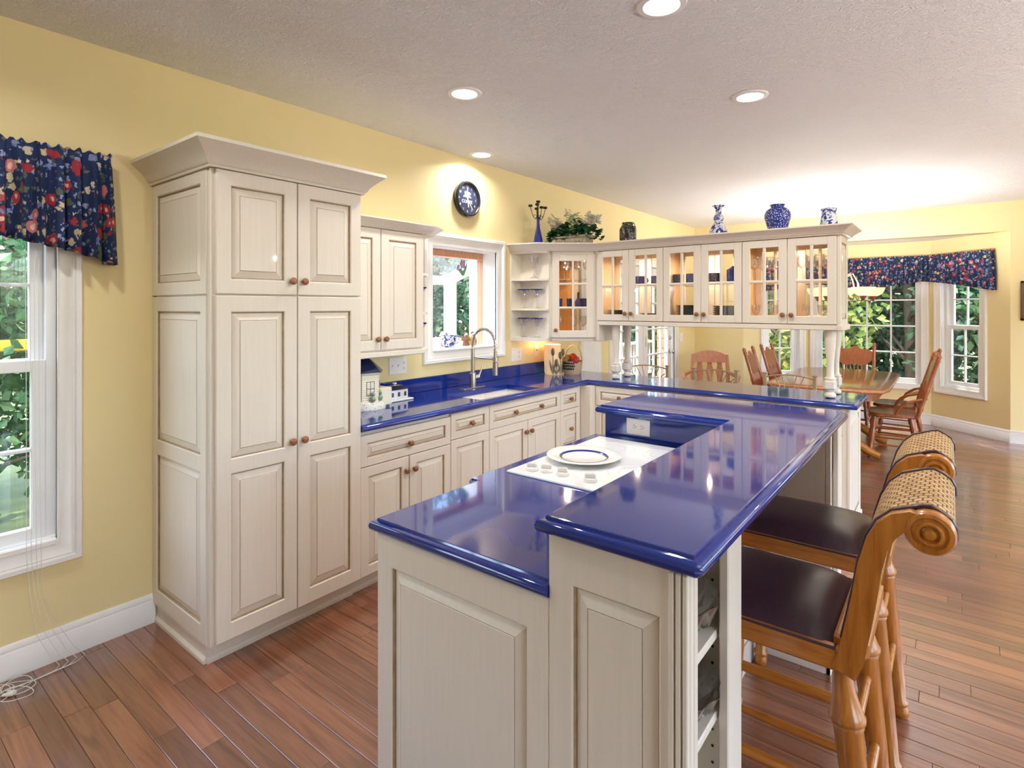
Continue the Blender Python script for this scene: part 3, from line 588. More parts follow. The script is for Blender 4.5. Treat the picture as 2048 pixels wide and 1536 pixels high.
mb.build('slab', 'blue_quartz', bt); mb = MB(); mb.sweep([(2.33, 1.03), (2.71-.012, 1.03), (2.71, 1.03+.012), (2.71, 2.945-.02), (2.69, 2.945), (1.725, 2.945), (1.725, 2.375), (2.33, 2.375)], edge_prof(zb), closed=True); mb.build('edge', 'blue_quartz', bt, 35)
# cooktop
ct = thing('cooktop', 'white glass cooktop with four knobs set in the blue island', 'cooktop', (1.94, 2.01, ZT))
mb = MB(); mb.box(1.75, 2.285, 1.655, 2.37, ZT-.002, ZT+.007, 0, .003); mb.build('glass_top', 'cooktop_white', ct, 30)
for bx, by, br in ((1.90, 2.20, .105), (2.13, 2.22, .08), (1.90, 1.93, .08), (2.15, 1.93, .105)):
    mb = MB()
    for r_ in (br, br*.62): mb.lathe([(r_-.002, 0), (r_+.002, 0), (r_+.002, .0006), (r_-.002, .0006), (r_-.002, 0)], (bx, by, ZT+.0068), 40)
    mb.build('burner_ring', 'burner_grey', ct)
for kx, ky in ((1.826, 1.718), (1.880, 1.735), (1.952, 1.735), (2.068, 1.735)):
    mb = MB(); mb.lathe([(0, 0), (.024, 0), (.025, .004), (.021, .011), (.012, .013), (0, .013)], (kx, ky, ZT+.0065), 20); kb = mb.build('knob', 'porcelain', ct, 40)
    mb = MB(); mb.M = T(kx, ky, ZT+.0065) @ RZ(.5); mb.box(-.020, .020, -.0055, .0055, .010, .030, 0, .005); mb.build('grip', 'porcelain', kb, 40)
pl = thing('charger_plate', 'large white plate with a blue ring lying on the cooktop', 'plate', (1.905, 1.965, ZT+.007))
mb = MB(); prof = [(0, .002), (.07, .002), (.075, .0), (.085, .004), (.092, .010), (.146, .019), (.150, .022), (.147, .0235), (.094, .0145), (.086, .0085), (0, .007)]; mb.lathe(prof, (1.905, 1.965, ZT+.0065), 48); mb.build('dish', 'porcelain', pl, 40)
mb = MB(); mb.lathe([(.0885, .0115), (.094, .0147), (.0985, .0154), (.0985, .0160), (.094, .0153), (.0885, .0121), (.0885, .0115)], (1.905, 1.965, ZT+.0065), 48); mb.build('rim_band', 'navy_glaze', pl, 40)
def outlet_plate(label, M, w, h, gangs, mat='white_plastic', horiz=False):
    o = thing('wall_plate', label, 'wall plate', M.translation); mb = MB(); mb.M = M; mb.box(-w/2, w/2, -h/2, h/2, -.001, .006, 0, .002); p = mb.build('plate', mat, o, 30)
    n = len(gangs); s_ = (w if not horiz else h)/max(n, 1)
    for q, kind in enumerate(gangs):
        u = -w/2+(q+.5)*w/n
        if kind == 'switch': mb = MB(); mb.M = M; mb.box(u-.005, u+.005, -.012, .012, .005, .008, 0, .001); mb.box(u-.0035, u+.0035, -.002, .010, .007, .016, 0, .001); mb.build('toggle', mat, o)
        if kind == 'rocker': mb = MB(); mb.M = M; mb.box(u-.016, u+.016, -.033, .033, .005, .009, 0, .002); mb.build('rocker', mat, o)
        if kind in ('outlet', 'houtlet'):
            for dv in (-.019, .019):
                du, dw = (0, dv) if kind == 'outlet' else (dv, 0)
                mb = MB(); mb.M = M @ T(u+du, dw, .005) @ (Matrix.Rotation(PI/2, 4, 'Z') if kind == 'houtlet' else Matrix.Identity(4)); mb.lathe([(0, 0), (.016, 0), (.016, .002), (0, .002)], n=16); r_ = mb.build('receptacle', mat, o)
                mb.v = []; mb.f = []; mb.m = []; mb.box(-.007, -.005, -.003, .006, .0018, .0026); mb.box(.005, .007, -.003, .006, .0018, .0026); mb.box(-.002, .002, -.010, -.006, .0018, .0026); mb.build('slots', 'slot_dark', r_)
        if kind == 'jack': mb = MB(); mb.M = M; mb.lathe([(0, .005), (.006, .005), (.006, .010), (0, .010)], n=10); mb.build('jack', 'slot_dark', o)
    return o
outlet_plate('white double outlet plate on the blue riser behind the cooktop', FY(1.927, 2.424, .978), .118, .075, ['houtlet'])
outlet_plate('white three gang plate of switches and outlet under the wall cabinet', FX(0, 2.62, 1.122), .16, .118, ['switch', 'switch', 'outlet'])
outlet_plate('white two gang switch plate between sink window and corner shelf', FX(0, 3.99, 1.108), .155, .118, ['switch', 'outlet'])
outlet_plate('narrow single plate beside the small lamp', FX(0, 4.30, 1.13), .07, .115, ['jack'])
outlet_plate('white double switch plate beside the french doors', FX(0, 7.91, 1.094), .115, .12, ['rocker', 'rocker'])
# faucet
fa = thing('faucet', 'brushed nickel spring neck faucet behind the sink', 'faucet', (.175, 3.22, ZT))
fx, fy = .175, 3.215
mb = MB(); mb.box(fx-.03, fx+.03, fy-.12, fy+.12, ZT-.001, ZT+.006, 0, .003); mb.build('deck_plate', 'nickel', fa, 30)
mb = MB(); mb.lathe([(0, 0), (.027, 0), (.025, .10), (.024, .11), (.016, .115), (.015, .30), (0, .30)], (fx, fy, ZT+.004), 20); mb.build('post', 'nickel', fa, 40)
cz = ZT+.31; arc = [(fx, fy, cz)] + [(fx+.105-.105*math.cos(a), fy+.02*(1-math.cos(a))/2, cz+.02+.125*math.sin(a)) for a in [PI*q/14 for q in range(15)]] + [(fx+.21, fy+.02, cz-.03)]
mb = MB(); mb.tube(arc, .008, 8); mb.build('hose', 'nickel', fa, 40)
mb = MB(); N = 200; P3 = []
def arcp(s):
    s *= len(arc)-1; k = min(int(s), len(arc)-2); return Vector(arc[k]).lerp(Vector(arc[k+1]), s-k)
for q in range(N+1):
    s = q/N; p = arcp(s); d = (arcp(min(1, s+.01))-arcp(max(0, s-.01))).normalized(); n1 = d.cross(Vector((0, 1, 0))).normalized(); n2 = d.cross(n1); a = 2*PI*26*s; P3.append(p+(n1*math.cos(a)+n2*math.sin(a))*.0135)
mb.tube(P3, .0022, 4); mb.build('spring', 'nickel', fa, 50)
mb = MB(); mb.tube([(fx+.21, fy+.02, cz-.02), (fx+.21, fy+.02, cz-.10), (fx+.21, fy+.02, cz-.105), (fx+.21, fy+.02, cz-.20)], [.014, .014, .021, .021], 14); mb.build('spray_head', 'nickel', fa, 40)
mb = MB(); mb.tube([(fx, fy, ZT+.235), (fx+.1, fy+.01, ZT+.232), (fx+.205, fy+.02, ZT+.23)], .0055, 8); mb.lathe([(.018, -.012), (.024, -.012), (.024, .012), (.018, .012), (.018, -.012)], (fx+.21, fy+.02, ZT+.23), 14); mb.build('support_arm', 'nickel', fa, 40)
mb = MB(); mb.tube([(fx, fy, ZT+.08), (fx+.02, fy+.05, ZT+.085)], .016, 10); mb.tube([(fx+.02, fy+.05, ZT+.09), (fx+.03, fy+.08, ZT+.16)], [.008, .005], 8); mb.build('lever', 'nickel', fa, 40)

# ------------------------------------------------------------------ corner shelf, diagonal cabinet and glazed peninsula cabinets
cs = thing('display_shelf', 'open white corner display shelf with three tiers of blue rimmed glasses', 'shelf', (.15, 3.98, 1.235))
spoly = [(0, 3.905), (.255, 3.965), (.315, 4.03), (.315, 4.055), (0, 4.055)]
mb = MB(); mb.box(0, .012, 3.905, 4.055, 1.24, 2.03); mb.box(0, .318, 4.045, 4.062, 1.24, 2.03); mb.build('back_panels', 'cream', cs)
for z, th in ((1.235, .036), (1.505, .018), (1.765, .018), (2.005, .03)): mb = MB(); mb.prism(spoly, z, z+th); mb.build('shelf_board', 'cream', cs)
dc = thing('corner_cabinet', 'diagonal cream corner cabinet with one six pane glass door', 'cabinet', (.33, 4.35, 1.235))
mb = MB(); dpoly = [(0, 4.063), (.315, 4.063), (.605, 4.322), (.64, 4.322), (.64, 4.63), (0, 4.63)]
for z, th in ((1.237, .032), (2.005, .03)): mb.prism(dpoly, z, z+th)
mb.box(.0, .012, 4.063, 4.63, 1.24, 2.03); mb.box(.622, .64, 4.34, 4.63, 1.24, 2.03); mb.box(0, .20, 4.618, 4.63, 1.24, 2.03); mb.build('carcass', 'maple', dc)
for z in (1.513, 1.773): mb = MB(); mb.prism([(.013, 4.075), (.31, 4.075), (.60, 4.335), (.62, 4.345), (.62, 4.615), (.013, 4.615)], z, z+.010); mb.build('shelf', 'pane_glass', dc)
P1, P2 = Vector((.315, 4.055, 0)), Vector((.64, 4.310, 0)); Md, Ld = inward(P1, P2); Md = Md @ T(0, 1.237, 0)
mb = MB(); mb.M = Md; mb.box(0, .03, 0, .79, -.02, 0, 0, .003); mb.box(Ld-.03, Ld, 0, .79, -.02, 0, 0, .003); mb.box(0, Ld, 0, .04, -.02, 0, 0, .003); mb.box(0, Ld, .755, .79, -.02, 0, 0, .003); mb.build('face_frame', 'cream', dc, 30)
glass_door(dc, Md @ T(.025, .032, 0), Ld-.05, .728, 2, 3, (.030, .065), st=.062)
mb = MB(); mb.M = FB(.64, 4.63, 1.237); mb.box(0, .44, 0, .04, 0, .018); mb.box(0, .44, .75, .79, 0, .018); mb.box(0, .05, 0, .79, 0, .018); mb.box(.39, .44, 0, .79, 0, .018); mb.build('rear_frame', 'cream', dc)
unit_labels = ['glazed cream peninsula cabinet beside the diagonal corner cabinet', 'middle glazed cream cabinet over the peninsula, filled with dark plates', 'glazed cream cabinet at the open end of the peninsula, filled with stemware']
ux = [.646, 1.251, 1.862, 2.474]
for k in range(3):
    x0, x1 = ux[k], ux[k+1]; u_ = thing('glazed_cabinet', unit_labels[k], 'cabinet', ((x0+x1)/2, 4.47, 1.40), 'glazed cabinets above the peninsula')
    mb = MB(); mb.box(x0, x0+.016, 4.322, 4.63, 1.40, 2.03); mb.box(x1-.016, x1, 4.322, 4.63, 1.40, 2.03); mb.box(x0+.017, x1-.017, 4.322, 4.63, 1.415, 1.432); mb.box(x0+.017, x1-.017, 4.322, 4.63, 2.005, 2.03); mb.build('carcass', 'maple', u_)
    mb = MB(); mb.box(x0+.017, x1-.017, 4.34, 4.62, 1.712, 1.722, 0, .002); mb.build('shelf', 'pane_glass', u_)
    hw = (x1-x0)/2
    for q in (0, 1):
        glass_door(u_, FY(x0+.002+q*hw, 4.322, 1.418), hw-.004, .600, 2, 2, (hw-.030, .062) if q == 0 else (.026, .062), st=.055, mt=.020)
        glass_door(u_, FB(x1-.002-q*hw, 4.630, 1.418), hw-.004, .600, 2, 2, (hw-.030, .062) if q == 0 else (.026, .062), st=.055, mt=.020)
    if k == 2: mb = MB(); panel_slab(mb, FX(2.474, 4.312, 1.40), .33, .63, .022, None, .05); mb.build('end_panel', ['cream', 'glaze'], u_, None, recalc=False)
    if k == 0: mb = MB(); mb.box(.628, .655, 4.304, 4.325, 1.24, 2.03, 0, .003); mb.box(.641, .665, 4.31, 4.652, 1.236, 1.41, 0, .003); mb.build('corner_stile', 'cream', u_)
lr = MB(); lr.box(.646, 2.50, 4.306, 4.330, 1.378, 1.414, 0, .004); lr.box(.646, 2.50, 4.625, 4.650, 1.378, 1.414, 0, .004); lr.box(2.476, 2.509, 4.303, 4.653, 1.376, 1.416, 0, .004); lr.box(.66, 2.49, 4.32, 4.64, 1.392, 1.414)
tag(lr.build('light_rail', 'cream', None, 30), 'long cream rail board running under the glazed peninsula cabinets', 'moulding')
cr = MB(); cr.sweep([(.0, 3.905), (.255, 3.965), (.322, 4.045), (.645, 4.302), (2.498, 4.302), (2.498, 4.652), (.0, 4.652)], crown_prof(2.022, .066, .075)); cr.prism([(0, 3.91), (.25, 3.97), (.32, 4.05), (.64, 4.31), (2.49, 4.31), (2.49, 4.645), (0, 4.645)], 2.034, 2.084)
tag(cr.build('crown_moulding', 'cream', None, 40), 'cream crown moulding capping the corner shelf and glazed cabinets', 'moulding')
COLP = [(0, 0), (.022, 0), (.034, .008), (.037, .020), (.032, .032), (.022, .040), (.024, .048), (.030, .052), (.030, .056)]
def column(x, y, label):
    c_ = thing('turned_column', label, 'column', (x, y, ZT), 'turned columns between worktop and glazed cabinets')
    mb = MB(); mb.lathe(COLP, (x, y, ZT-.001), 20); mb.build('bun_foot', 'cream', c_, 40)
    mb = MB(); mb.box(x-.037, x+.037, y-.037, y+.037, ZT+.054, ZT+.125, 0, .012); mb.build('block', 'cream', c_, 30)
    mb = MB(); mb.lathe([(.030, .123), (.036, .128), (.036, .136), (.027, .142), (.0235, .16), (.0225, .20), (.024, .25), (.029, .31), (.034, .36), (.036, .40), (.036, .465), (0, .466)], (x, y, ZT), 24); mb.build('shaft', 'cream', c_, 40)
column(2.425, 4.375, 'turned cream column at the open peninsula end on the sink side'); column(2.425, 4.60, 'turned cream column at the open peninsula end on the dining side')
column(.79, 4.385, 'turned cream column near the corner on the sink side'); column(.79, 4.60, 'turned cream column near the corner on the dining side')

# puck lights inside and below the glazed cabinets
def puck(x, y, z, label, watt, group):
    p = thing('puck_light', label, 'light', (x, y, z), group); mb = MB(); mb.lathe([(.024, 0), (.032, 0), (.032, -.009), (.024, -.011), (.024, -.001)], (x, y, z), 20); mb.build('ring', 'nickel', p, 40)
    mb = MB(); mb.lathe([(0, -.004), (.023, -.004), (.023, -.007), (0, -.007)], (x, y, z), 16); mb.build('lens', 'puck_disc', p)
    l = bpy.data.lights.new('puck_lamp', 'AREA'); l.shape = 'DISK'; l.size = .04; l.energy = watt; l.color = (1, .78, .52); l.spread = PI*.9; o = bpy.data.objects.new('lamp_light', l); COL.objects.link(o); o.parent = p; o.location = (0, 0, -.014)
for k in range(3): puck((ux[k]+ux[k+1])/2, 4.47, 2.005, 'small round puck light in the top of a glazed cabinet', 3.4, 'cabinet puck lights')
puck(.33, 4.33, 2.005, 'small round puck light in the diagonal corner cabinet', 4.5, None)

# ------------------------------------------------------------------ dishes and glasses
def dup(root, loc, rz=0, **kw):
    c_ = copy_tree(root, None, **kw); c_.location = loc; c_.rotation_euler = (0, 0, rz); return c_
def proto(name, prof, mat, label, cat, group, n=20, ms=None, sm=50):
    mb = MB(); mb.lathe(prof, (0, 0, 0), n, 0, ms); o = mb.build(name, mat, None, sm, org=(0, 0, 0)); tag(o, label, cat, group); return o
first = {}
def put(key, maker, loc, rz=0, **kw):
    if key not in first: first[key] = maker(); o = first[key]; o.location = loc; o.rotation_euler = (0, 0, rz)
    else: o = dup(first[key], loc, rz)
    for a, b in kw.items(): o[a] = b
    return o
WINE = [(0, 0), (.032, 0), (.033, .002), (.008, .006), (.0035, .012), (.0035, .085), (.010, .092), (.028, .105), (.036, .130), (.035, .160), (.030, .185), (.029, .185), (.034, .160), (.035, .130), (.027, .107), (.008, .094), (0, .093)]
GOB = [(0, 0), (.030, 0), (.030, .002), (.006, .006), (.005, .03), (.008, .045), (.024, .055), (.030, .08), (.031, .12), (.0300, .12), (.029, .08), (.023, .057), (.006, .048), (0, .047)]
MART = [(0, 0), (.036, 0), (.036, .003), (.010, .008), (.004, .02), (.0035, .085), (.006, .092), (.014, .098), (.018, .115), (.055, .165), (.054, .166), (.016, .117), (.011, .101), (0, .098)]
def martini():
    r = thing('martini_glass', 'blue rimmed martini glass', 'glass', (0, 0, 0)); mb = MB(); mb.lathe(MART, n=24); mb.build('bowl', 'crystal', r, 50)
    mb = MB(); mb.lathe([(.0525, .160), (.0562, .164), (.0562, .170), (.0525, .170), (.0525, .160)], n=24); mb.build('rim', 'deep_blue_glass' if False else 'navy_glaze', r, 50); return r
L1 = {'label': 'blue rimmed martini glass on a tier of the corner display shelf', 'group': 'blue rimmed glasses on the corner shelf'}
for x, y, z, w_ in ((.225, 3.995, 1.523, 'out from the wall on the middle tier'), (.10, 3.975, 1.523, 'against the wall on the middle tier'), (.225, 3.995, 1.271, 'out from the wall on the bottom tier'), (.10, 3.975, 1.271, 'against the wall on the bottom tier')): put('mart', martini, (x, y, z), label='blue rimmed martini glass '+w_+' of the corner shelf', group=L1['group'])
for z, w_ in ((1.260, 'lowest'), (1.503, 'second lowest')): put('mart', martini, (.20, 2.635, z), label='blue rimmed martini glass on the '+w_+' end shelf of the wall cabinet', group='blue rimmed glasses on the end shelf')
mb = MB(); mb.lathe([(0, 0), (.038, 0), (.036, .008), (.012, .02), (.007, .05), (.016, .06), (.007, .07), (.008, .09), (.017, .10), (.008, .112), (.014, .125), (.034, .15), (.042, .19), (.040, .19), (.030, .152), (0, .13)], (.20, 3.99, 1.783), 20)
tag(mb.build('glass_goblet', 'crystal', None, 50), 'tall clear goblet with beaded stem on top tier of corner shelf', 'glass')
def wine(): return proto('wine_glass', WINE, 'crystal', '', 'glass', '', 18)
def goblet(): return proto('goblet', GOB, 'crystal', '', 'glass', '', 16)
for i_ in range(5):
    for j_ in range(2): put('wine', wine, (1.92+.108*i_+.03*j_, 4.42+.12*j_, 1.722), label='clear wine glass on the upper shelf of the end glazed cabinet', group='stemware on the upper glazed shelf')
for i_ in range(5): put('gob', goblet, (1.93+.11*i_, 4.42+.07*(i_ % 2), 1.432), label='clear short goblet on the bottom of the end glazed cabinet', group='goblets on the lower glazed shelf')
for i_, (x, y) in enumerate(((.22, 4.30), (.30, 4.40), (.40, 4.38), (.46, 4.45), (.34, 4.30), (.22, 4.45))): put('wine', wine, (x, y, 1.783), label='clear wine glass at the top of the diagonal corner cabinet', group='glasses at the top of the corner cabinet')
for i_, (x, y) in enumerate(((.25, 4.32), (.33, 4.44), (.44, 4.42))): put('wine', wine, (x, y, 1.269), label='clear wine glass at the bottom of the diagonal corner cabinet', group='glasses at the bottom of the corner cabinet')
def bluecup(): return proto('blue_tumbler', [(0, 0), (.026, 0), (.030, .09), (.028, .09), (.025, .006), (0, .005)], 'navy_glaze', 'cobalt blue tumbler in the diagonal corner cabinet', 'tumbler', 'blue tumblers in the corner cabinet', 14)
for x, y in ((.22, 4.36), (.29, 4.43), (.38, 4.46), (.46, 4.40), (.50, 4.48)): put('bcup', bluecup, (x, y, 1.523))
mb = MB(); mb.lathe([(0, 0), (.030, 0), (.032, .06), (.012, .09), (.010, .14), (.013, .145), (0, .145)], (.425, 4.36, 1.523), 16); tag(mb.build('blue_bottle', 'navy_glaze', None, 50), 'small cobalt bottle among tumblers in the corner cabinet', 'bottle')
PLATE = [(0, .002), (.06, 0), (.075, .004), (.12, .012), (.122, .014), (.119, .0145), (.075, .0075), (0, .005)]
def plate(mat, key): return lambda: proto('dinner_plate', PLATE, mat, '', 'plate', '', 32)
def stack(key, mat, x, y, z, n, dz, label, group):
    for q in range(n): put(key, plate(mat, key), (x+R.uniform(-.002, .002), y, z+q*dz), label=label, group=group)
stack('pg', 'grey_plate', .80, 4.47, 1.432, 8, .009, 'grey dinner plate in the stack beside the corner cabinet', 'stack of grey plates')
stack('pn', 'dark_blue_plate', 1.10, 4.47, 1.432, 5, .009, 'navy dinner plate in the low stack', 'low stack of navy plates')
stack('pn', 'dark_blue_plate', 1.415, 4.47, 1.432, 12, .0095, 'navy dinner plate in the tall stack', 'tall stack of navy plates')
BOWL = [(0, 0), (.045, 0), (.048, .004), (.10, .028), (.105, .034), (.102, .035), (.05, .010), (0, .007)]
for q in range(6): put('bowl', lambda: proto('soup_bowl', BOWL, 'grey_plate', 'wide grey bowl in the stack of the middle glazed cabinet', 'bowl', 'stack of grey bowls', 32), (1.70, 4.47, 1.432+q*.016))
def mug(mat, nm, h=.075, r=.042):
    def f():
        g = thing(nm, '', 'cup', (0, 0, 0)); mb = MB(); mb.lathe([(0, 0), (r-.004, 0), (r, .006), (r, h), (r-.004, h), (r-.005, .008), (0, .006)], n=24); mb.build('cup_body', mat, g, 40)
        mb = MB(); mb.tube([(r-.002, 0, h*.8), (r+.022, 0, h*.75), (r+.028, 0, h*.5), (r+.018, 0, h*.28), (r-.002, 0, h*.22)], .005, 8); mb.build('handle', 'porcelain' if nm == 'coffee_mug' else mat, g, 50); return g
    return f
for x in (.90, .99, 1.12, 1.19): put('mugb', mug('navy_glaze', 'blue_mug'), (x, 4.44+.03*(x > 1), 1.722), .8, label='navy blue mug on the upper shelf next to the corner cabinet', group='navy mugs on the first glazed shelf')
for x in (1.32, 1.615): put('mugs', mug('navy_speckle', 'speckled_mug', .08, .045), (x, 4.45, 1.722), 1.4, label='dark speckled mug on the upper shelf of the middle cabinet', group='speckled mugs')
put('mugw', mug('navy_glaze', 'coffee_mug', .08, .045), (1.44, 4.43, 1.722), .3, label='navy mug with white handle in the middle glazed cabinet')
mb = MB(); mb.lathe([(0, 0), (.05, 0), (.052, .085), (.052, .09), (.054, .10), (.02, .12), (.012, .13), (0, .132)], (1.76, 4.45, 1.722), 24); tag(mb.build('canister', 'navy_glaze', None, 40), 'navy lidded canister on the upper shelf of the middle cabinet', 'canister')

# island shelf glassware
def dish(name, label, prof, c_, mat='cut_crystal', scal=26, wob=.10):
    mb = MB(); n = 48
    mb.rings([[(c_[0]+r*(1+wob*(z > .03)*math.cos(12*2*PI*j/n)*.35)*math.cos(2*PI*j/n), c_[1]+r*(1+wob*(z > .03)*math.cos(12*2*PI*j/n)*.35)*math.sin(2*PI*j/n), c_[2]+z) for j in range(n)] for r, z in prof], 0, True, True)
    return tag(mb.build(name, mat, None, 60), label, 'dish')
BW = [(.001, 0), (.04, 0), (.05, .004), (.09, .035), (.105, .075), (.108, .08), (.103, .079), (.086, .04), (.045, .010), (.001, .008)]
dish('crystal_bowl', 'clear crystal bowl with scalloped rim on upper island shelf', [(r*1.1, z*1.1) for r, z in BW], (2.556, 1.228, .805)); dish('crystal_platter', 'crystal dish with scalloped rim on lower island shelf', [(r*1.12, z*.95) for r, z in BW], (2.556, 1.228, .62))
dish('crystal_tray', 'shallow crystal dish in the bottom of the front island bookcase', [(r, z*.6) for r, z in BW], (2.545, 1.232, .09)); dish('crystal_bowl', 'clear crystal bowl on the island shelf facing the peninsula', BW, (2.55, 2.79, .805))
mb = MB(); c_ = Vector((2.50, 1.232, .690))
mb.sphere(c_, .036, 12, 10, 0, (1.5, .8, .8)); tag(mb.build('pine_cone', 'stone_planter', None, 50), 'beaded brown cone resting in the crystal island dish', 'ornament')

# ------------------------------------------------------------------ things on top of the cabinets
TZ = 2.084
b_ = thing('bottle_candelabra', 'cobalt glass bottle holding a black iron candelabra', 'candle holder', (.165, 4.10, TZ))
mb = MB(); mb.lathe([(0, 0), (.040, 0), (.043, .01), (.040, .05), (.028, .11), (.017, .16), (.014, .20), (.014, .245), (.017, .25), (0, .252)], (.165, 4.10, TZ), 22); mb.build('bottle', 'blue_bottle', b_, 50)
mb = MB(); bx, by, bz = .165, 4.10, TZ+.25; mb.tube([(bx, by, bz), (bx, by, bz+.13)], .004, 6)
cups = [(0, 0, .135)]
for a, h, r_ in ((0.2, .085, .10), (1.3, .075, .055), (2.4, .095, .055), (3.5, .08, .10), (5.0, .07, .06)):
    dx, dy = math.sin(a)*.5, math.cos(a); pts = [(bx, by, bz+.02)]
    for q in range(9): tt = q/8; pts.append((bx+dx*r_*tt, by+dy*r_*tt, bz+.02-.045*math.sin(PI*tt*.9)+h*tt*tt))
    mb.tube(pts, .003, 6); mb.tube([(bx+dx*r_*.4+dx*.02*math.cos(w_), by+dy*r_*.4+dy*.02*math.cos(w_), bz+.005+.02*math.sin(w_)) for w_ in [q*.6 for q in range(9)]], .0022, 5); cups.append((dx*r_, dy*r_, h+.008))
mb.build('iron_arms', 'black_iron', b_, 50)
for dx, dy, h in cups: mb = MB(); mb.lathe([(0, 0), (.016, 0), (.018, .004), (.018, .018), (.015, .018), (.015, .004), (0, .004)], (bx+dx, by+dy, bz+h), 12); mb.build('candle_cup', 'black_iron', b_, 40)
def leaves(mb, pts, size, rng, flat=.5):
    for p in pts:
        a = rng.uniform(0, 2*PI); e = rng.uniform(-.6, .9); d = Vector((math.cos(a)*math.cos(e), math.sin(a)*math.cos(e), math.sin(e))); sd = d.cross(Vector((0, 0, 1))).normalized()*size*rng.uniform(.35, .55); L = size*rng.uniform(.8, 1.3); up = sd.cross(d).normalized()*size*.12; p = Vector(p)
        mb.add([p, p+d*L*.35+sd+up, p+d*L*.7+sd*.7+up, p+d*L, p+d*L*.7-sd*.7+up, p+d*L*.35-sd+up, p+d*L*.5], [(0, 6, 1), (1, 6, 2), (2, 6, 3), (3, 6, 4), (4, 6, 5), (5, 6, 0)])
pf = thing('flower_planter', 'carved stone planter of ivy and white flowers above the corner cabinet', 'planter', (.37, 4.36, TZ))
mb = MB(); px_, py_ = .37, 4.37
for (hw, hd, z0_, z1_) in ((.15, .06, 0, .012), (.165, .068, .012, .075), (.185, .08, .075, .095)): mb.box(px_-hw, px_+hw, py_-hd, py_+hd, TZ+z0_, TZ+z1_, 0, .006)
for q in range(11):
    mb.sphere((px_-.15+.03*q, py_-.068, TZ+.03+.012*(q % 2)), .017, 8, 6)
mb.build('trough', 'stone_planter', pf, 50)
rg = random.Random(3); pts = []
for q in range(340):
    a = rg.uniform(0, 2*PI); r_ = rg.random()**.6; pts.append((px_+.29*r_*math.cos(a), py_+.10*r_*math.sin(a), TZ+.10+.10*(1-r_*r_)*rg.random()+.015-.09*max(0, r_-.72)*3*rg.random()))
mb = MB(); leaves(mb, pts, .058, rg); stuff(mb.build('ivy_leaves', 'ivy', pf, recalc=False))
def blossom(cx, cy_, cz_, rad, mat, n, sz):
    mb = MB(); q = []
    for _ in range(n):
        d = Vector((rg.gauss(0, 1), rg.gauss(0, 1), rg.gauss(0, 1))).normalized()*rad*rg.uniform(.5, 1); q.append((cx+d.x, cy_+d.y, cz_+d.z))
    leaves(mb, q, sz, rg); mb.build('blossom', mat, pf, recalc=False)
blossom(px_-.18, py_-.03, TZ+.215, .065, 'flower_white', 60, .05); blossom(px_+.20, py_-.03, TZ+.215, .07, 'flower_white', 70, .055); blossom(px_+.03, py_-.03, TZ+.23, .075, 'flower_green', 120, .034); blossom(px_-.05, py_-.02, TZ+.295, .045, 'flower_white', 44, .026); blossom(px_+.04, py_-.07, TZ+.16, .04, 'flower_green', 50, .03)
jr = thing('mosaic_jar', 'dark mosaic jar with a wire handle on top of the glazed cabinets', 'jar', (.885, 4.42, TZ))
mb = MB(); mb.lathe([(0, 0), (.068, 0), (.072, .01), (.072, .12), (.060, .145), (.045, .15), (.045, .165), (.05, .168), (.05, .178), (0, .178)], (.885, 4.42, TZ), 28); mb.build('jar_body', 'mosaic', jr, 40)
mb = MB(); mb.tube([(.835, 4.42, TZ+.16)] + [(.885-.06*math.cos(a)-.0, 4.42+.03*math.sin(a), TZ+.158+.02*math.sin(a)) for a in [PI*q/8 for q in range(9)]] + [(.958, 4.42, TZ+.13)], .003, 6); mb.build('wire_handle', 'black_iron', jr, 40)
def vase(label, mat, prof, x, y, z=TZ):
    mb = MB(); mb.lathe(prof, (x, y, z), 32); return tag(mb.build('delft_vase', mat, None, 50), label, 'vase', None)
vase('double gourd blue and white vase with flared neck on glazed cabinets', 'delft', [(0, 0), (.068, 0), (.071, .012), (.066, .05), (.050, .085), (.030, .112), (.028, .120), (.036, .135), (.038, .15), (.032, .165), (.022, .178), (.022, .21), (.030, .232), (.048, .242), (.046, .245), (.020, .22), (0, .18)], 1.645, 4.45)
vase('round shouldered dense blue floral jar vase on glazed cabinets', 'delft_dense', [(0, 0), (.062, 0), (.066, .02), (.080, .07), (.090, .11), (.090, .135), (.078, .162), (.058, .178), (.046, .182), (.046, .192), (.056, .200), (.054, .204), (.040, .196), (0, .17)], 2.073, 4.45)
vase('short waisted blue and white floral vase at the open cabinet end', 'delft', [(0, 0), (.056, 0), (.058, .02), (.053, .06), (.046, .10), (.045, .12), (.053, .138), (.050, .14), (.042, .122), (0, .03)], 2.405, 4.45)

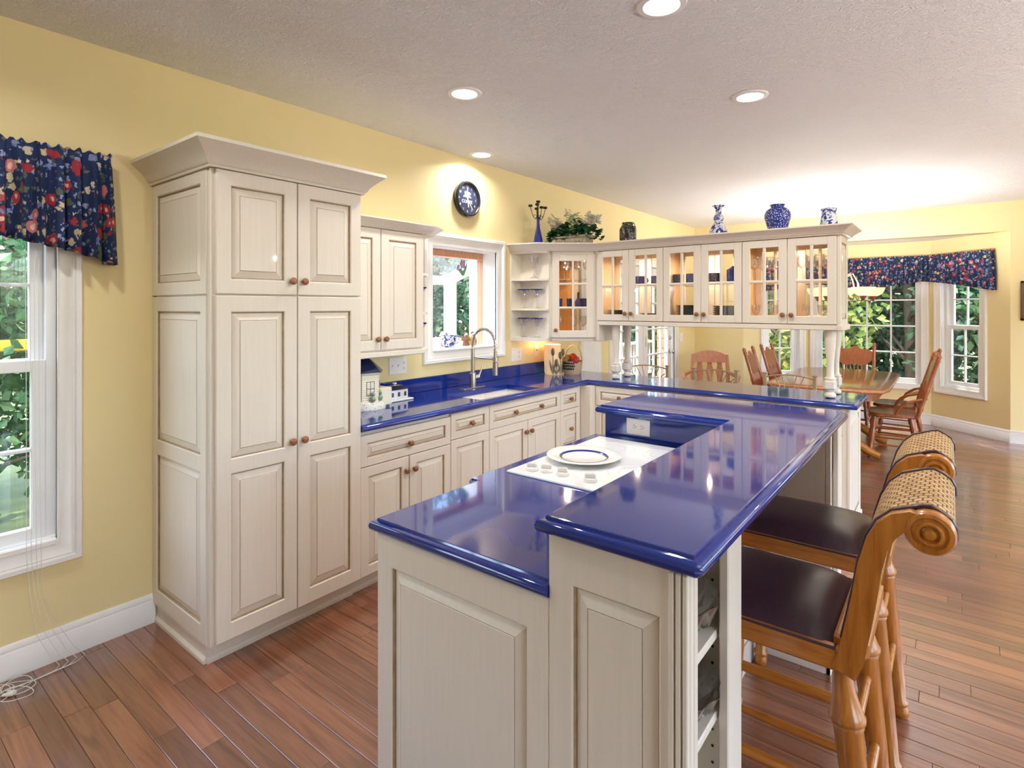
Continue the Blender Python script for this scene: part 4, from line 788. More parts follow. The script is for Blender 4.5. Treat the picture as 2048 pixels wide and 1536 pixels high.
# ------------------------------------------------------------------ clock
ck_ = thing('wall_clock', 'round black wall clock with coffee cup design above the sink window', 'clock', (0, 3.325, 2.40))
M = FX(.0, 3.325, 2.402)
mb = MB(); mb.M = M; mb.lathe([(0, 0), (.142, 0), (.145, .008), (.145, .030), (.138, .040), (.128, .042), (.122, .036), (.120, .018), (0, .018)], n=48); mb.build('case', 'black_rim', ck_, 30)
mb = MB(); mb.M = M; mb.lathe([(0, .018), (.121, .018), (.121, .0195), (0, .0195)], n=40); mb.build('dial', 'clock_face', ck_)
def text(parent, body, M, size, mat, name='numeral', align='CENTER', ext=.0004):
    cu = bpy.data.curves.new(name, 'FONT'); cu.body = body; cu.size = size; cu.align_x = align; cu.align_y = 'CENTER'; cu.extrude = ext
    tmp = bpy.data.objects.new(name, cu); dg = bpy.context.evaluated_depsgraph_get(); COL.objects.link(tmp); dg.update(); me = bpy.data.meshes.new_from_object(tmp.evaluated_get(dg)); COL.objects.unlink(tmp); bpy.data.objects.remove(tmp)
    og = ORG[parent.name]; me.transform(Matrix.Translation(-og) @ M); me.materials.clear(); me.materials.append(MATS[mat]); o = bpy.data.objects.new(name, me); COL.objects.link(o); o.parent = parent; ORG[o.name] = og; return o
for h in range(1, 13): a = PI/2-h*PI/6; text(ck_, str(h), M @ T(.098*math.cos(a), .098*math.sin(a), .020), .026, 'white_print')
text(ck_, 'COFFEE', M @ T(-.004, -.022, .020), .036, 'white_print', 'lettering')
mb = MB(); mb.M = M
mb.prism([(-.030, .030), (.022, .030), (.026, .058), (-.034, .058)], .0196, .0204); mb.prism([(-.052, .014), (.046, .014), (.032, .027), (-.040, .027)], .0196, .0204); mb.prism([(-.012, .064), (.004, .072), (-.004, .082), (.010, .092), (.002, .074), (.006, .066)], .0196, .0204); mb.prism([(.026, .034), (.040, .040), (.040, .052), (.026, .054)], .0196, .0204); mb.build('coffee_cup_mark', 'white_print', ck_)
mb = MB(); mb.M = M @ T(0, 0, .022) @ RZ(-2.50); mb.box(-.003, .003, -.015, .10, 0, .0012); mb.build('minute_hand', 'white_print', ck_); mb = MB(); mb.M = M @ T(0, 0, .024) @ RZ(-3.02); mb.box(-.005, .005, -.012, .066, 0, .0012); mb.build('hour_hand', 'white_print', ck_)
mb = MB(); mb.M = M; mb.lathe([(0, .034), (.121, .034), (.121, .036), (0, .036)], n=40); mb.build('cover_glass', 'pane_glass', ck_)

# ------------------------------------------------------------------ counter and sill ornaments
hj = thing('house_cookie_jar', 'cream ceramic house cookie jar with navy roof beside the pantry', 'cookie jar', (.20, 2.17, ZT))
def hexring(cx, cy_, r, z, n=6, ph=.3): return [(cx+r*math.cos(ph+2*PI*j/n), cy_+r*math.sin(ph+2*PI*j/n), z) for j in range(n)]
cx, cy_ = .205, 2.175
mb = MB(); mb.rings([hexring(cx, cy_, .105, ZT+.03), hexring(cx, cy_, .108, ZT+.05), hexring(cx, cy_, .108, ZT+.205), hexring(cx, cy_, .118, ZT+.215), hexring(cx, cy_, .118, ZT+.222)]); mb.box(cx-.03, cx+.10, cy_+.05, cy_+.14, ZT+.012, ZT+.12, 0, .004); mb.build('house_walls', ['house_cream'], hj, 20)
mb = MB(); mb.rings([hexring(cx, cy_, .128, ZT+.222), hexring(cx, cy_, .070, ZT+.275), hexring(cx, cy_, .012, ZT+.325)]); mb.lathe([(0, 0), (.008, 0), (.005, .012), (.011, .02), (.008, .03), (0, .031)], (cx, cy_, ZT+.322), 10); mb.box(cx-.05, cx-.02, cy_-.06, cy_-.03, ZT+.24, ZT+.315, 0, .003); mb.build('roof', 'house_roof', hj, 20)
mb = MB(); mb.rings([hexring(cx, cy_, .135, ZT, 20), hexring(cx, cy_, .135, ZT+.018, 20), hexring(cx, cy_, .12, ZT+.045, 20), hexring(cx, cy_, .10, ZT+.05, 20)]); mb.build('garden_base', 'house_print', hj, 40)
mb = MB()
for q in range(12): zq = ZT+.06+.012*q; mb.rings([hexring(cx, cy_, .1075, zq), hexring(cx, cy_, .1100, zq+.001), hexring(cx, cy_, .1075, zq+.010)], 0, False, False)
mb.build('siding', 'house_cream', hj)
for dx, dy in ((.115, -.02), (.10, .045)): mb = MB(); mb.sphere((cx+dx, cy_+dy, ZT+.065), .018, 10, 8); mb.sphere((cx+dx, cy_+dy, ZT+.095), .013, 10, 8); mb.build('topiary', 'topiary', hj, 60)
a = .3+PI/3*.5+0; M = T(cx, cy_, ZT+.125) @ RZ(.3-PI/6) @ basis((0, 1, 0), (0, 0, 1), (1, 0, 0), (.0935, 0, 0))
for kk in (-1, 0, 1):
    Mk = T(cx, cy_, ZT+.125) @ RZ(.3+PI/6+kk*PI/3) @ basis((0, 1, 0), (0, 0, 1), (1, 0, 0), (.0935, 0, 0)); mb = MB(); mb.M = Mk
    for u in (-.024, 0, .024): mb.box(u-.0015, u+.0015, -.04, .045, 0, .002)
    for v in (-.04, 0, .043): mb.box(-.025, .025, v-.0015, v+.0015, 0, .002)
    mb.build('window_grille', 'navy_glaze', hj)
bd = thing('house_butter_dish', 'small white ceramic house butter dish with navy roof on blue worktop', 'butter dish', (.15, 2.47, ZT))
mb = MB(); mb.box(.085, .215, 2.37, 2.58, ZT, ZT+.012, 0, .005); mb.build('tray', 'porcelain', bd, 30)
mb = MB(); mb.box(.105, .195, 2.385, 2.545, ZT+.012, ZT+.075, 0, .003); mb.build('lid', 'porcelain', bd, 30)
mb = MB(); mb.rings([[(.10, 2.38, ZT+.075), (.20, 2.38, ZT+.075), (.20, 2.55, ZT+.075), (.10, 2.55, ZT+.075)], [(.13, 2.41, ZT+.098), (.17, 2.41, ZT+.098), (.17, 2.52, ZT+.098), (.13, 2.52, ZT+.098)]]); mb.build('roof', 'house_roof', bd)
mb = MB(); mb.lathe([(0, 0), (.008, 0), (.006, .008), (.016, .014), (.012, .022), (0, .023)], (.15, 2.465, ZT+.096), 12); mb.build('finial', 'porcelain', bd, 40)
for k in range(3): mb = MB(); mb.M = FX(.195, 2.412+.053*k, ZT+.044); mb.box(-.009, .009, -.014, .014, 0, .0015); mb.build('painted_window', 'house_roof', bd)
# lamp and fruit basket in the corner
lp = thing('table_lamp', 'small glowing lamp with cream shade and pewter tulips in the corner', 'lamp', (.165, 4.33, ZT))
lx, ly = .165, 4.33
mb = MB(); mb.lathe([(0, 0), (.070, 0), (.075, .02), (.078, .15), (.074, .275), (.072, .275), (.076, .15), (.073, .022), (0, .012)], (lx, ly, ZT), 28); mb.build('shade', 'lamp_glow_shade', lp, 50)
mb = MB(); rg = random.Random(9)
for a, h, sx in ((-.9, .20, 1), (-.1, .165, 1), (.55, .19, 1), (-.55, .10, 1)):
    c0 = Vector((lx+.082*math.cos(a), ly+.082*math.sin(a)*1.1, ZT)); tn = Vector((-math.sin(a), math.cos(a), 0)); nn = Vector((math.cos(a), math.sin(a), 0))
    mb.tube([c0+nn*.005+Vector((0, 0, .01)), c0+nn*.012+Vector((0, 0, h*.6)), c0+nn*.010+Vector((0, 0, h))], .004, 6); mb.sphere(c0+nn*.012+Vector((0, 0, h+.012)), .024, 8, 8, 0, (.7, .7, 1.5))
    for s_ in (-1, 1):
        b0 = c0+nn*.010; w_ = tn*.014; mb.add([b0, b0+tn*s_*.012+w_+Vector((0, 0, h*.35)), b0+tn*s_*.035+Vector((0, 0, h*.75)), b0+tn*s_*.012-w_+Vector((0, 0, h*.35)), b0+nn*.006+tn*s_*.012+Vector((0, 0, h*.35))], [(0, 1, 4), (1, 2, 4), (2, 3, 4), (3, 0, 4), (0, 3, 2, 1)])
mb.build('pewter_tulips', 'tulip_metal', lp, 40)
l = bpy.data.lights.new('bulb', 'POINT'); l.energy = 3.2; l.color = (1, .66, .34); l.shadow_soft_size = .03; o = bpy.data.objects.new('bulb_light', l); COL.objects.link(o); o.parent = lp; o.location = (0, 0, .305)
fb = thing('fruit_basket', 'wicker basket with black diamond check and fruit under the corner cabinet', 'basket', (.30, 4.46, ZT))
bx, by = .30, 4.46
mb = MB(); mb.lathe([(0, 0), (.075, 0), (.085, .03), (.095, .12), (.098, .122), (.09, .118), (.08, .03), (0, .01)], (bx, by, ZT), 32); mb.build('basket_body', 'wicker_pale', fb, 40)
mb = MB()
for rr in range(3):
    for q in range(11):
        a = -PI/2-.2+(q-5)*.17+(rr % 2)*.085; z = ZT+.105-.026*rr; r_ = .0975-.0028*rr*1.2; c0 = Vector((bx+r_*math.cos(a), by+r_*math.sin(a), z)); tn = Vector((-math.sin(a), math.cos(a), 0))*.0085; up = Vector((0, 0, .012)); nn = Vector((math.cos(a), math.sin(a), 0))*.001
        mb.add([c0-tn, c0-up, c0+tn, c0+up, c0-tn+nn, c0-up+nn, c0+tn+nn, c0+up+nn], [(4, 5, 6, 7), (0, 1, 5, 4), (1, 2, 6, 5), (2, 3, 7, 6), (3, 0, 4, 7)])
mb.build('diamond_checks', 'black_rim', fb)
mb = MB(); mb.tube([(bx+.092*math.cos(a), by+.02, ZT+.12+.145*math.sin(a)) for a in [PI*q/14 for q in range(15)]], .006, 8); mb.build('handle', 'wicker_pale', fb, 50)
for fx_, fy_, fz_, r_, mt, nm in ((.055, -.04, .135, .042, 'red_fruit', 'apple'), (-.035, -.055, .128, .038, 'gold_fruit', 'pear'), (-.01, .03, .15, .04, 'red_fruit', 'apple'), (.02, -.065, .122, .022, 'grape', 'plum'), (-.06, .02, .14, .035, 'gold_fruit', 'pear')):
    mb = MB(); mb.sphere((bx+fx_, by+fy_, ZT+fz_), r_, 14, 10, 0, (1, 1, .95)); tag(mb.build(nm, mt, None, 60), {.055: 'large red apple at the rim of the checked basket beside the plum', -.035: 'green gold pear at the rim of the checked basket beside the plum', -.01: 'red apple heaped in the middle of the checked basket', .02: 'dark blue plum at the rim of the checked basket', -.06: 'green gold pear on the lamp side of the checked basket'}[fx_], 'fruit')
# sill ornaments
SZ = 1.205
vase('tall blue and white floral vase on the garden window seat', 'delft', [(0, 0), (.060, 0), (.068, .03), (.066, .08), (.048, .14), (.026, .19), (.022, .22), (.028, .25), (.040, .28), (.038, .281), (.018, .24), (0, .2)], -.20, 3.035, SZ)
cp = thing('floral_teacup', 'large white floral teacup on the window sill', 'cup', (-.085, 3.22, SZ+.011)); mb = MB(); mb.lathe([(0, 0), (.035, 0), (.04, .006), (.062, .05), (.066, .095), (.062, .095), (.056, .05), (0, .01)], (-.085, 3.22, SZ+.011), 26); mb.build('bowl', 'delft', cp, 50)
mb = MB(); mb.tube([(-.085+.01, 3.22+.06, SZ+.09), (-.07, 3.315, SZ+.092), (-.07, 3.325, SZ+.06), (-.075, 3.30, SZ+.035), (-.08, 3.268, SZ+.035)], .006, 8); mb.build('handle', 'delft', cp, 50)
def figure(y, mat, label):
    f = thing('figurine', label, 'figurine', (-.08, y, SZ+.011)); mb = MB(); mb.lathe([(0, 0), (.028, 0), (.030, .005), (.022, .05), (.016, .07), (.012, .08), (0, .082)], (-.08, y, SZ+.011), 14); mb.build('robe', mat, f, 50)
    mb = MB(); mb.sphere((-.08, y, SZ+.106), .015, 12, 8); mb.build('head', 'flower_white', f, 60); mb = MB(); mb.sphere((-.084, y, SZ+.111), .016, 12, 8); mb.build('hair', 'figure_brown', f, 60)
    mb = MB(); mb.tube([(-.075, y-.014, SZ+.078), (-.055, y-.020, SZ+.062), (-.05, y, SZ+.06), (-.055, y+.020, SZ+.062), (-.075, y+.014, SZ+.078)], .005, 6); mb.build('arms', mat, f, 50)
    mb = MB()
    for s_ in (-1, 1): mb.add([(-.095, y, SZ+.06), (-.10, y+s_*.03, SZ+.10), (-.10, y+s_*.042, SZ+.075), (-.10, y+s_*.028, SZ+.045), (-.103, y+s_*.02, SZ+.07)], [(0, 1, 4), (1, 2, 4), (2, 3, 4), (3, 0, 4), (0, 3, 2, 1)])
    mb.build('wings', 'figure_gold', f)
figure(3.415, 'figure_brown', 'little angel figurine in brown beside the teacup'); figure(3.50, 'figure_gold', 'little angel figurine in gold at the sill end')
bh = thing('bird_house', 'tiny wooden bird house behind the floral teacup', 'ornament', (-.28, 3.36, SZ)); mb = MB(); mb.box(-.30, -.26, 3.34, 3.38, SZ, SZ+.09, 0, .003); mb.build('box', 'figure_brown', bh); mb = MB(); mb.rings([[(-.31, 3.33, SZ+.085), (-.25, 3.33, SZ+.085), (-.25, 3.39, SZ+.085), (-.31, 3.39, SZ+.085)], [(-.31, 3.36, SZ+.125), (-.25, 3.36, SZ+.125), (-.25, 3.36, SZ+.126), (-.31, 3.36, SZ+.126)]]); mb.build('roof', 'deck_wood', bh)
sg = thing('tulip_suncatcher', 'stained glass tulip sun catcher hanging in the sink window', 'sun catcher', (-.10, 3.40, 1.86))
M = FX(-.10, 3.40, 1.86)
mb = MB(); mb.tube([(-.10, 3.40, 1.93), (-.10, 3.395, 2.0)], .0008, 4); mb.tube([(-.10, 3.395, 2.0), (-.10, 3.385, 1.985), (-.10, 3.39, 1.97)], .0015, 5); mb.build('hook', 'nickel', sg)
def petal(nm, pts, mat):
    mb = MB(); mb.M = M; mb.prism(pts, -.0015, .0015); p = mb.build(nm, mat, sg); mb = MB(); mb.M = M; mb.tube([(x, y, 0) for x, y in pts], .0022, 5, closed=True); mb.build('lead_line', 'black_iron', p)
petal('petal', [(-.025, .0), (.02, -.005), (.028, .04), (.012, .07), (.0, .045), (-.016, .068), (-.03, .035)], 'lavender_glass'); petal('leaf', [(-.012, -.065), (.012, -.065), (.045, .0), (.05, .05), (.022, .0), (0, -.03)], 'leaf_glass'); petal('leaf', [(-.012, -.065), (0, -.03), (-.024, .0), (-.035, -.01), (-.045, -.03)], 'leaf_glass'); petal('petal', [(-.075, -.02), (-.05, -.03), (-.038, .0), (-.045, .02), (-.065, .012)], 'lavender_glass')

# ------------------------------------------------------------------ bar stools (front looks along -x)
def tleg(mb, p, q, prof, n=14):
    # turned leg from top p to foot q; prof of (fraction, radius)
    P, Q = Vector(p), Vector(q); mb.tube([P.lerp(Q, f) for f, r in prof], [r for f, r in prof], n)
SP = [(.235, .66), (.250, .70), (.265, .78), (.276, .843), (.288, .928), (.302, .985), (.320, 1.022), (.342, 1.045), (.368, 1.056), (.395, 1.052)]
def bar_stool():
    r = thing('bar_stool', '', 'bar stool', (0, 0, 0)); W = .215
    mb = MB(); mb.box(-.23, .262, -W, -W+.03, .655, .712, 0, .006); mb.box(-.23, .262, W-.03, W, .655, .712, 0, .006); mb.box(-.23, -.20, -W, W, .655, .712, 0, .006); mb.box(.225, .255, -W, W, .655, .712, 0, .006); mb.box(-.21, .24, -W+.02, W-.02, .68, .70); mb.build('seat_frame', 'honey_oak_side', r, 30)
    mb = MB(); n = 14; g = []
    for i_ in range(n+1):
        row = []
        for j_ in range(n+1):
            u, v = i_/n*2-1, j_/n*2-1; h = (1-abs(u)**5)*(1-abs(v)**5); row.append((-.005+.222*u, .205*v, .705+.052*h**.5+.006*(1-u*u)*(1-v*v)))
        g.append(row)
    vs_ = [p for row in g for p in row]; fs = [(i_*(n+1)+j_, (i_+1)*(n+1)+j_, (i_+1)*(n+1)+j_+1, i_*(n+1)+j_+1) for i_ in range(n) for j_ in range(n)]
    mb.add(vs_, fs); cu = mb.build('cushion', 'leather', r, 60)
    mb = MB(); mb.tube([(-.228, -.211, .709), (.216, -.211, .709), (.216, .211, .709), (-.228, .211, .709)], .005, 6, closed=True); mb.build('welt', 'leather', cu, 60)
    LP = [(0, .020), (.03, .021), (.10, .026), (.17, .037), (.185, .042), (.20, .040), (.205, .034), (.215, .036), (.225, .033), (.6, .028), (.90, .021), (.91, .027), (.925, .027), (.935, .021), (.96, .026), (.985, .024), (1, .018)]
    for sx, sy in ((-1, -1), (-1, 1), (1, -1), (1, 1)):
        mb = MB(); tleg(mb, (.21*sx+.015, .175*sy, .66), (.25*sx+.045, .185*sy, 0), LP); mb.build('leg', 'honey_oak', r, 50)
    def at(sx, sy, z): f = 1-z/.66; a = Vector((.21*sx+.015, .175*sy, .66)); b = Vector((.25*sx+.045, .185*sy, 0)); return a.lerp(b, f)
    for sy in (-1, 1):
        for z in (.20, .34): mb = MB(); mb.tube([at(-1, sy, z), at(-1, sy, z).lerp(at(1, sy, z), .5), at(1, sy, z)], [.011, .014, .011], 10); mb.build('stretcher', 'honey_oak_side', r, 50)
    for sx, z in ((-1, .26), (1, .27), (1, .46)): mb = MB(); mb.tube([at(sx, -1, z), at(sx, 1, z)], .013, 10); mb.build('stretcher', 'honey_oak', r, 50)
    # curved back posts with scrolls
    wd = [.026, .027, .026, .025, .024, .023, .023, .022, .021, .020]; up = []; dn = []
    for k, (x, z) in enumerate(SP):
        a = Vector(SP[max(0, k-1)]); b = Vector(SP[min(len(SP)-1, k+1)]); t_ = (b-a).normalized(); nn = Vector((-t_.y, t_.x)); up.append(Vector((x, z))+nn*wd[k]); dn.append(Vector((x, z))-nn*wd[k])
    for sy in (-1, 1):
        y0_, y1_ = sy*.218, sy*.180; mb = MB(); rs = [[(u.x, y0_, u.y), (u.x, y1_, u.y), (d.x, y1_, d.y), (d.x, y0_, d.y)] for u, d in zip(up, dn)]; mb.rings(rs)
        mb.M = basis((1, 0, 0), (0, 0, 1), (0, -1, 0), (.402, 0, 1.036)) if sy < 0 else basis((-1, 0, 0), (0, 0, 1), (0, 1, 0), (.402, 0, 1.036))
        mb.lathe([(0, .178), (.046, .178), (.048, .184), (.048, .214), (.044, .220), (.036, .222), (.033, .218), (.028, .219), (.024, .226), (.020, .226), (.017, .220), (.013, .222), (.009, .230), (0, .231)], n=28); mb.M = None
        bp = mb.build('back_post', 'honey_oak', r, 35)
    # wicker back: follows the posts and rolls over the scroll
    path = [Vector((u.x, u.y)) for u in up[1:8]]; c0 = Vector((.402, 1.036)); rr = .047
    path += [c0+Vector((math.cos(a), math.sin(a)))*rr*(1.10 if q < 2 else 1.0) for q, a in enumerate([PI*.62, PI*.5, PI*.36, PI*.22, PI*.08, -PI*.06, -PI*.22, -PI*.4, -PI*.6])]
    th = .010; mb = MB(); nY = 2; ys = [-.182, 0, .182]; vs_ = []; uvl = []; s = 0; S = [0]
    for a, b in zip(path, path[1:]): S.append(S[-1]+(b-a).length)
    for k, p in enumerate(path):
        for yv in ys: vs_.append((p.x, yv, p.y)); uvl.append((S[k], yv+.2))
    m_ = len(ys); fs = [(k*m_+j_, k*m_+j_+1, (k+1)*m_+j_+1, (k+1)*m_+j_) for k in range(len(path)-1) for j_ in range(m_-1)]
    # back side of the panel
    off = len(vs_); bk = [Vector((d.x, d.y)) for d in dn[1:8]]; Sb = 0
    for k, p in enumerate(bk):
        if k: Sb += (p-bk[k-1]).length
        for yv in ys: vs_.append((p.x-.004, yv, p.y)); uvl.append((Sb, yv+.2))
    fs += [(off+k*m_+j_, off+(k+1)*m_+j_, off+(k+1)*m_+j_+1, off+k*m_+j_+1) for k in range(len(bk)-1) for j_ in range(m_-1)]
    mb.add(vs_, fs); wk = mb.build('wicker_back', 'wicker', r, 60, recalc=False); me = wk.data; ul = me.uv_layers.new(name='UVMap')
    for lp_ in me.loops: ul.data[lp_.index].uv = uvl[lp_.vertex_index]
    for yv in (-.184, .184): mb = MB(); mb.tube([(p.x, yv, p.y) for p in path], .0055, 6); mb.build('braid_edge', 'leather', wk, 60)
    mb = MB(); mb.box(.21, .285, -.19, .19, .69, .735, 0, .008); mb.build('back_rail', 'honey_oak', r, 30)
    return r
s1 = bar_stool(); s1.location = (2.635, 1.765, 0); tag(s1, 'honey oak bar stool with wicker scroll back, by the front bookcase', 'bar stool', 'island bar stools')
s2 = copy_tree(s1); s2.location = (2.635, 2.375, 0); tag(s2, 'honey oak bar stool with wicker scroll back, by the bookcase facing the peninsula', 'bar stool', 'island bar stools')

# ------------------------------------------------------------------ metal counter stools behind the peninsula
def metal_stool():
    r = thing('counter_stool', '', 'stool', (0, 0, 0)); W = .195
    for sx in (-1, 1):
        mb = MB(); mb.box(sx*W-.014, sx*W+.014, -.012, .012, .60, .955, 0, .003); mb.box(sx*W-.022, sx*W+.022, -.018, .018, .953, .965, 0, .003); mb.build('back_post', 'taupe_metal', r, 30)
    mb = MB(); f = lambda x: .925+.030*(1-(x/W)**2); mb.tube([(x, 0, f(x)) for x in [W*(q/8-1) for q in range(17)]], .007, 6); mb.build('top_rail', 'taupe_metal', r, 40)
    mb = MB()
    for q in range(-3, 4):
        if q == 0: continue
        xt = q*.058; zt_ = f(xt) if abs(q) < 3 else .885
        mb.tube([(q*.012, 0, .68), (q*.022, 0, .76), (xt*.7, 0, .76+(zt_-.76)*.6), (xt, 0, zt_)], .005, 6)
    mb.build('sunburst_rods', 'taupe_metal', r, 40)
    mb = MB(); mb.tube([(-W, 0, .67), (W, 0, .67)], .007, 6); mb.build('lower_rail', 'taupe_metal', r, 40)
    mb = MB(); mb.box(-.20, .20, -.40, .0, .60, .645, 0, .015); mb.build('seat', 'shade_cream', r, 40)
    for sx in (-1, 1):
        for yy, y2 in ((-.38, -.42), (-.005, .03)): mb = MB(); mb.tube([(sx*.185, yy, .61), (sx*.21, y2, 0)], .012, 8); mb.build('leg', 'taupe_metal', r, 40)
    mb = MB(); mb.tube([(-.198, -.40, .22), (.198, -.40, .22)], .009, 8); mb.tube([(-.198, .018, .22), (.198, .018, .22)], .009, 8); mb.build('footrest', 'taupe_metal', r, 40)
    return r
m1 = metal_stool(); m1.location = (1.99, 5.23, 0); tag(m1, 'taupe metal counter stool with sunburst back, closest to the dining table', 'stool', 'metal counter stools')
for x, y, a, lb in ((1.36, 5.23, 0, 'taupe metal counter stool with sunburst back, middle of the peninsula row'), (.70, 5.23, .12, 'taupe metal counter stool with sunburst back in front of the french doors')):
    q = copy_tree(m1); q.location = (x, y, 0); q.rotation_euler = (0, 0, a); tag(q, lb, 'stool', 'metal counter stools')

# ------------------------------------------------------------------ dining table and chairs
dt = thing('dining_table', 'polished oak pedestal dining table in the bay', 'table', (2.09, 7.1, 0))
def octo(x0, x1, y0, y1, c_): return [(x0+c_, y0), (x1-c_, y0), (x1-.03, y0+c_*.55), (x1, y0+c_*1.3), (x1, y1-c_*1.3), (x1-.03, y1-c_*.55), (x1-c_, y1), (x0+c_, y1), (x0+.03, y1-c_*.55), (x0, y1-c_*1.3), (x0, y0+c_*1.3), (x0+.03, y0+c_*.55)]
mb = MB(); a, b, c_, d = 1.555, 2.625, 6.08, 8.12
R3 = lambda i_, z: [(x, y, z) for x, y in octo(a+i_, b-i_, c_+i_, d-i_, .20)]
mb.rings([R3(.012, .728), R3(.0, .736), R3(0, .748), R3(.008, .757), R3(.016, .760)]); mb.build('tabletop', 'table_oak', dt, 25)
mb = MB(); mb.rings([R3(.10, .64), R3(.10, .729), R3(.12, .729), R3(.12, .64)], 0, False, False); mb.build('apron', 'red_oak', dt, 30)
for yy in (6.72, 7.48):
    mb = MB(); mb.lathe([(0, .10), (.10, .10), (.11, .13), (.075, .18), (.06, .25), (.09, .33), (.10, .42), (.07, .50), (.075, .58), (.11, .62), (.11, .66), (0, .66)], (2.09, yy, 0), 24); p = mb.build('pedestal', 'red_oak', dt, 40)
    for sx in (-1, 1):
        mb = MB(); pts = [(2.09+sx*.06, yy, .22), (2.09+sx*.20, yy, .16), (2.09+sx*.32, yy, .075), (2.09+sx*.40, yy, .04), (2.09+sx*.43, yy, .035)]; mb.tube(pts, [.045, .045, .04, .038, .034], 12); mb.build('foot', 'honey_oak_side', p, 50)
def press_chair():
    # back is at -x side, chair faces +x
    r = thing('pressed_back_chair', '', 'chair', (0, 0, 0)); W = .215
    lean = lambda z: -.20-.17*max(0, z-.45)/.6
    for sy in (-1, 1):
        mb = MB(); pr = [(.44, .018), (.50, .020), (.53, .025), (.56, .018), (.60, .021), (.70, .022), (.72, .026), (.74, .020), (.80, .020), (1.0, .019), (1.015, .024), (1.03, .017), (1.045, .022), (1.065, .016), (1.075, .003)]
        mb.tube([(lean(z), sy*W, z) for z, q in pr], [q for z, q in pr], 10); mb.build('back_post', 'red_oak', r, 50)
    n = 24; top = []; bot = []
    for q in range(n+1):
        u = q/n*2-1; top.append((u*(W-.004), .985+.032*math.cos(u*PI*1.0)*(1 if abs(u) < .55 else .5)+.012*math.cos(u*PI*3))); bot.append((u*(W-.004), .785+.085*abs(u)**4+.012*math.cos(u*PI*2)))
    poly = top+bot[::-1]; mb = MB(); f1_ = [(lean(z)+.009, y, z) for y, z in poly]; f2_ = [(lean(z)-.009, y, z) for y, z in poly]
    mb.add(f1_+f2_, [(k, k+1, 2*n-k, 2*n+1-k) for k in range(n)] + [(N_+k+1, N_+k, N_+2*n+1-k, N_+2*n-k) for N_ in (2*n+2,) for k in range(n)] + [(k, (k+1) % (2*n+2), (k+1) % (2*n+2)+2*n+2, k+2*n+2) for k in range(2*n+2)]); mb.build('crest', 'red_oak', r, 30)
    for q in range(7): y = -.126+.042*q; mb = MB(); mb.tube([(lean(.80), y, .80), (lean(.72), y, .72), (lean(.60), y, .60), (lean(.52), y, .54)], [.007, .010, .008, .007], 8); mb.build('spindle', 'red_oak', r, 50)
    mb = MB(); mb.box(lean(.53)-.012, lean(.53)+.012, -W, W, .50, .55, 0, .006); mb.build('lower_rail', 'red_oak', r, 30)
    mb = MB(); sp = [(-.21, -.19), (-.05, -.225), (.14, -.225), (.20, -.17), (.215, 0), (.20, .17), (.14, .225), (-.05, .225), (-.21, .19)]
    rr_ = lambda s_, z: [(x*s_, y*s_, z) for x, y in sp]; mb.rings([rr_(.95, .425), rr_(1, .435), rr_(1, .452), rr_(.96, .462), rr_(.7, .455)]); mb.build('seat', 'red_oak', r, 40)
    LG = [(0, .017), (.15, .020), (.25, .024), (.3, .016), (.34, .022), (.6, .022), (.65, .016), (.7, .021), (.9, .015), (1, .014)]
    for sx, sy in ((-1, -1), (-1, 1), (1, -1), (1, 1)): mb = MB(); tleg(mb, (.15*sx, .16*sy, .43), (.20*sx-.01*(sx < 0)*3, .20*sy, 0), LG, 10); mb.build('leg', 'red_oak', r, 50)
    for sy in (-1, 1):
        for z in (.14, .24): k = 1-z/.43; mb = MB(); mb.tube([(-.15-.08*k, sy*(.16+.04*k), z), (.15+.05*k, sy*(.16+.04*k), z)], .009, 8); mb.build('stretcher', 'red_oak', r, 50)
        mb = MB(); mb.tube([(lean(.72), sy*W, .64), (-.14, sy*.235, .60), (-.06, sy*.24, .54), (-.02, sy*.225, .455)], [.012, .013, .012, .011], 8); mb.build('hip_brace', 'red_oak', r, 50)
    for z in (.16, .27): k = 1-z/.43; mb = MB(); mb.tube([(.15+.05*k, -.16-.04*k, z), (.15+.05*k, .16+.04*k, z)], .010, 8); mb.build('stretcher', 'red_oak', r, 50)
    return r
pc0 = press_chair(); pc0.location = (1.60, 6.83, 0); pc0.rotation_euler = (0, 0, .05); tag(pc0, 'oak pressed back dining chair on the french door side, closest to the peninsula', 'chair', 'oak dining chairs')
for x, y, a, lb in ((1.60, 7.60, -.04, 'oak pressed back dining chair on the french door side, closest to the bay'), (2.09, 8.18, -PI/2, 'oak pressed back dining chair at the table end in front of the big window'),
                    (2.60, 6.98, PI+.10, 'oak pressed back dining chair on the picture wall side, closest to the peninsula'), (2.60, 7.62, PI-.06, 'oak pressed back dining chair on the picture wall side, closest to the bay')):
    q = copy_tree(pc0); q.location = (x, y, 0); q.rotation_euler = (0, 0, a); tag(q, lb, 'chair', 'oak dining chairs')
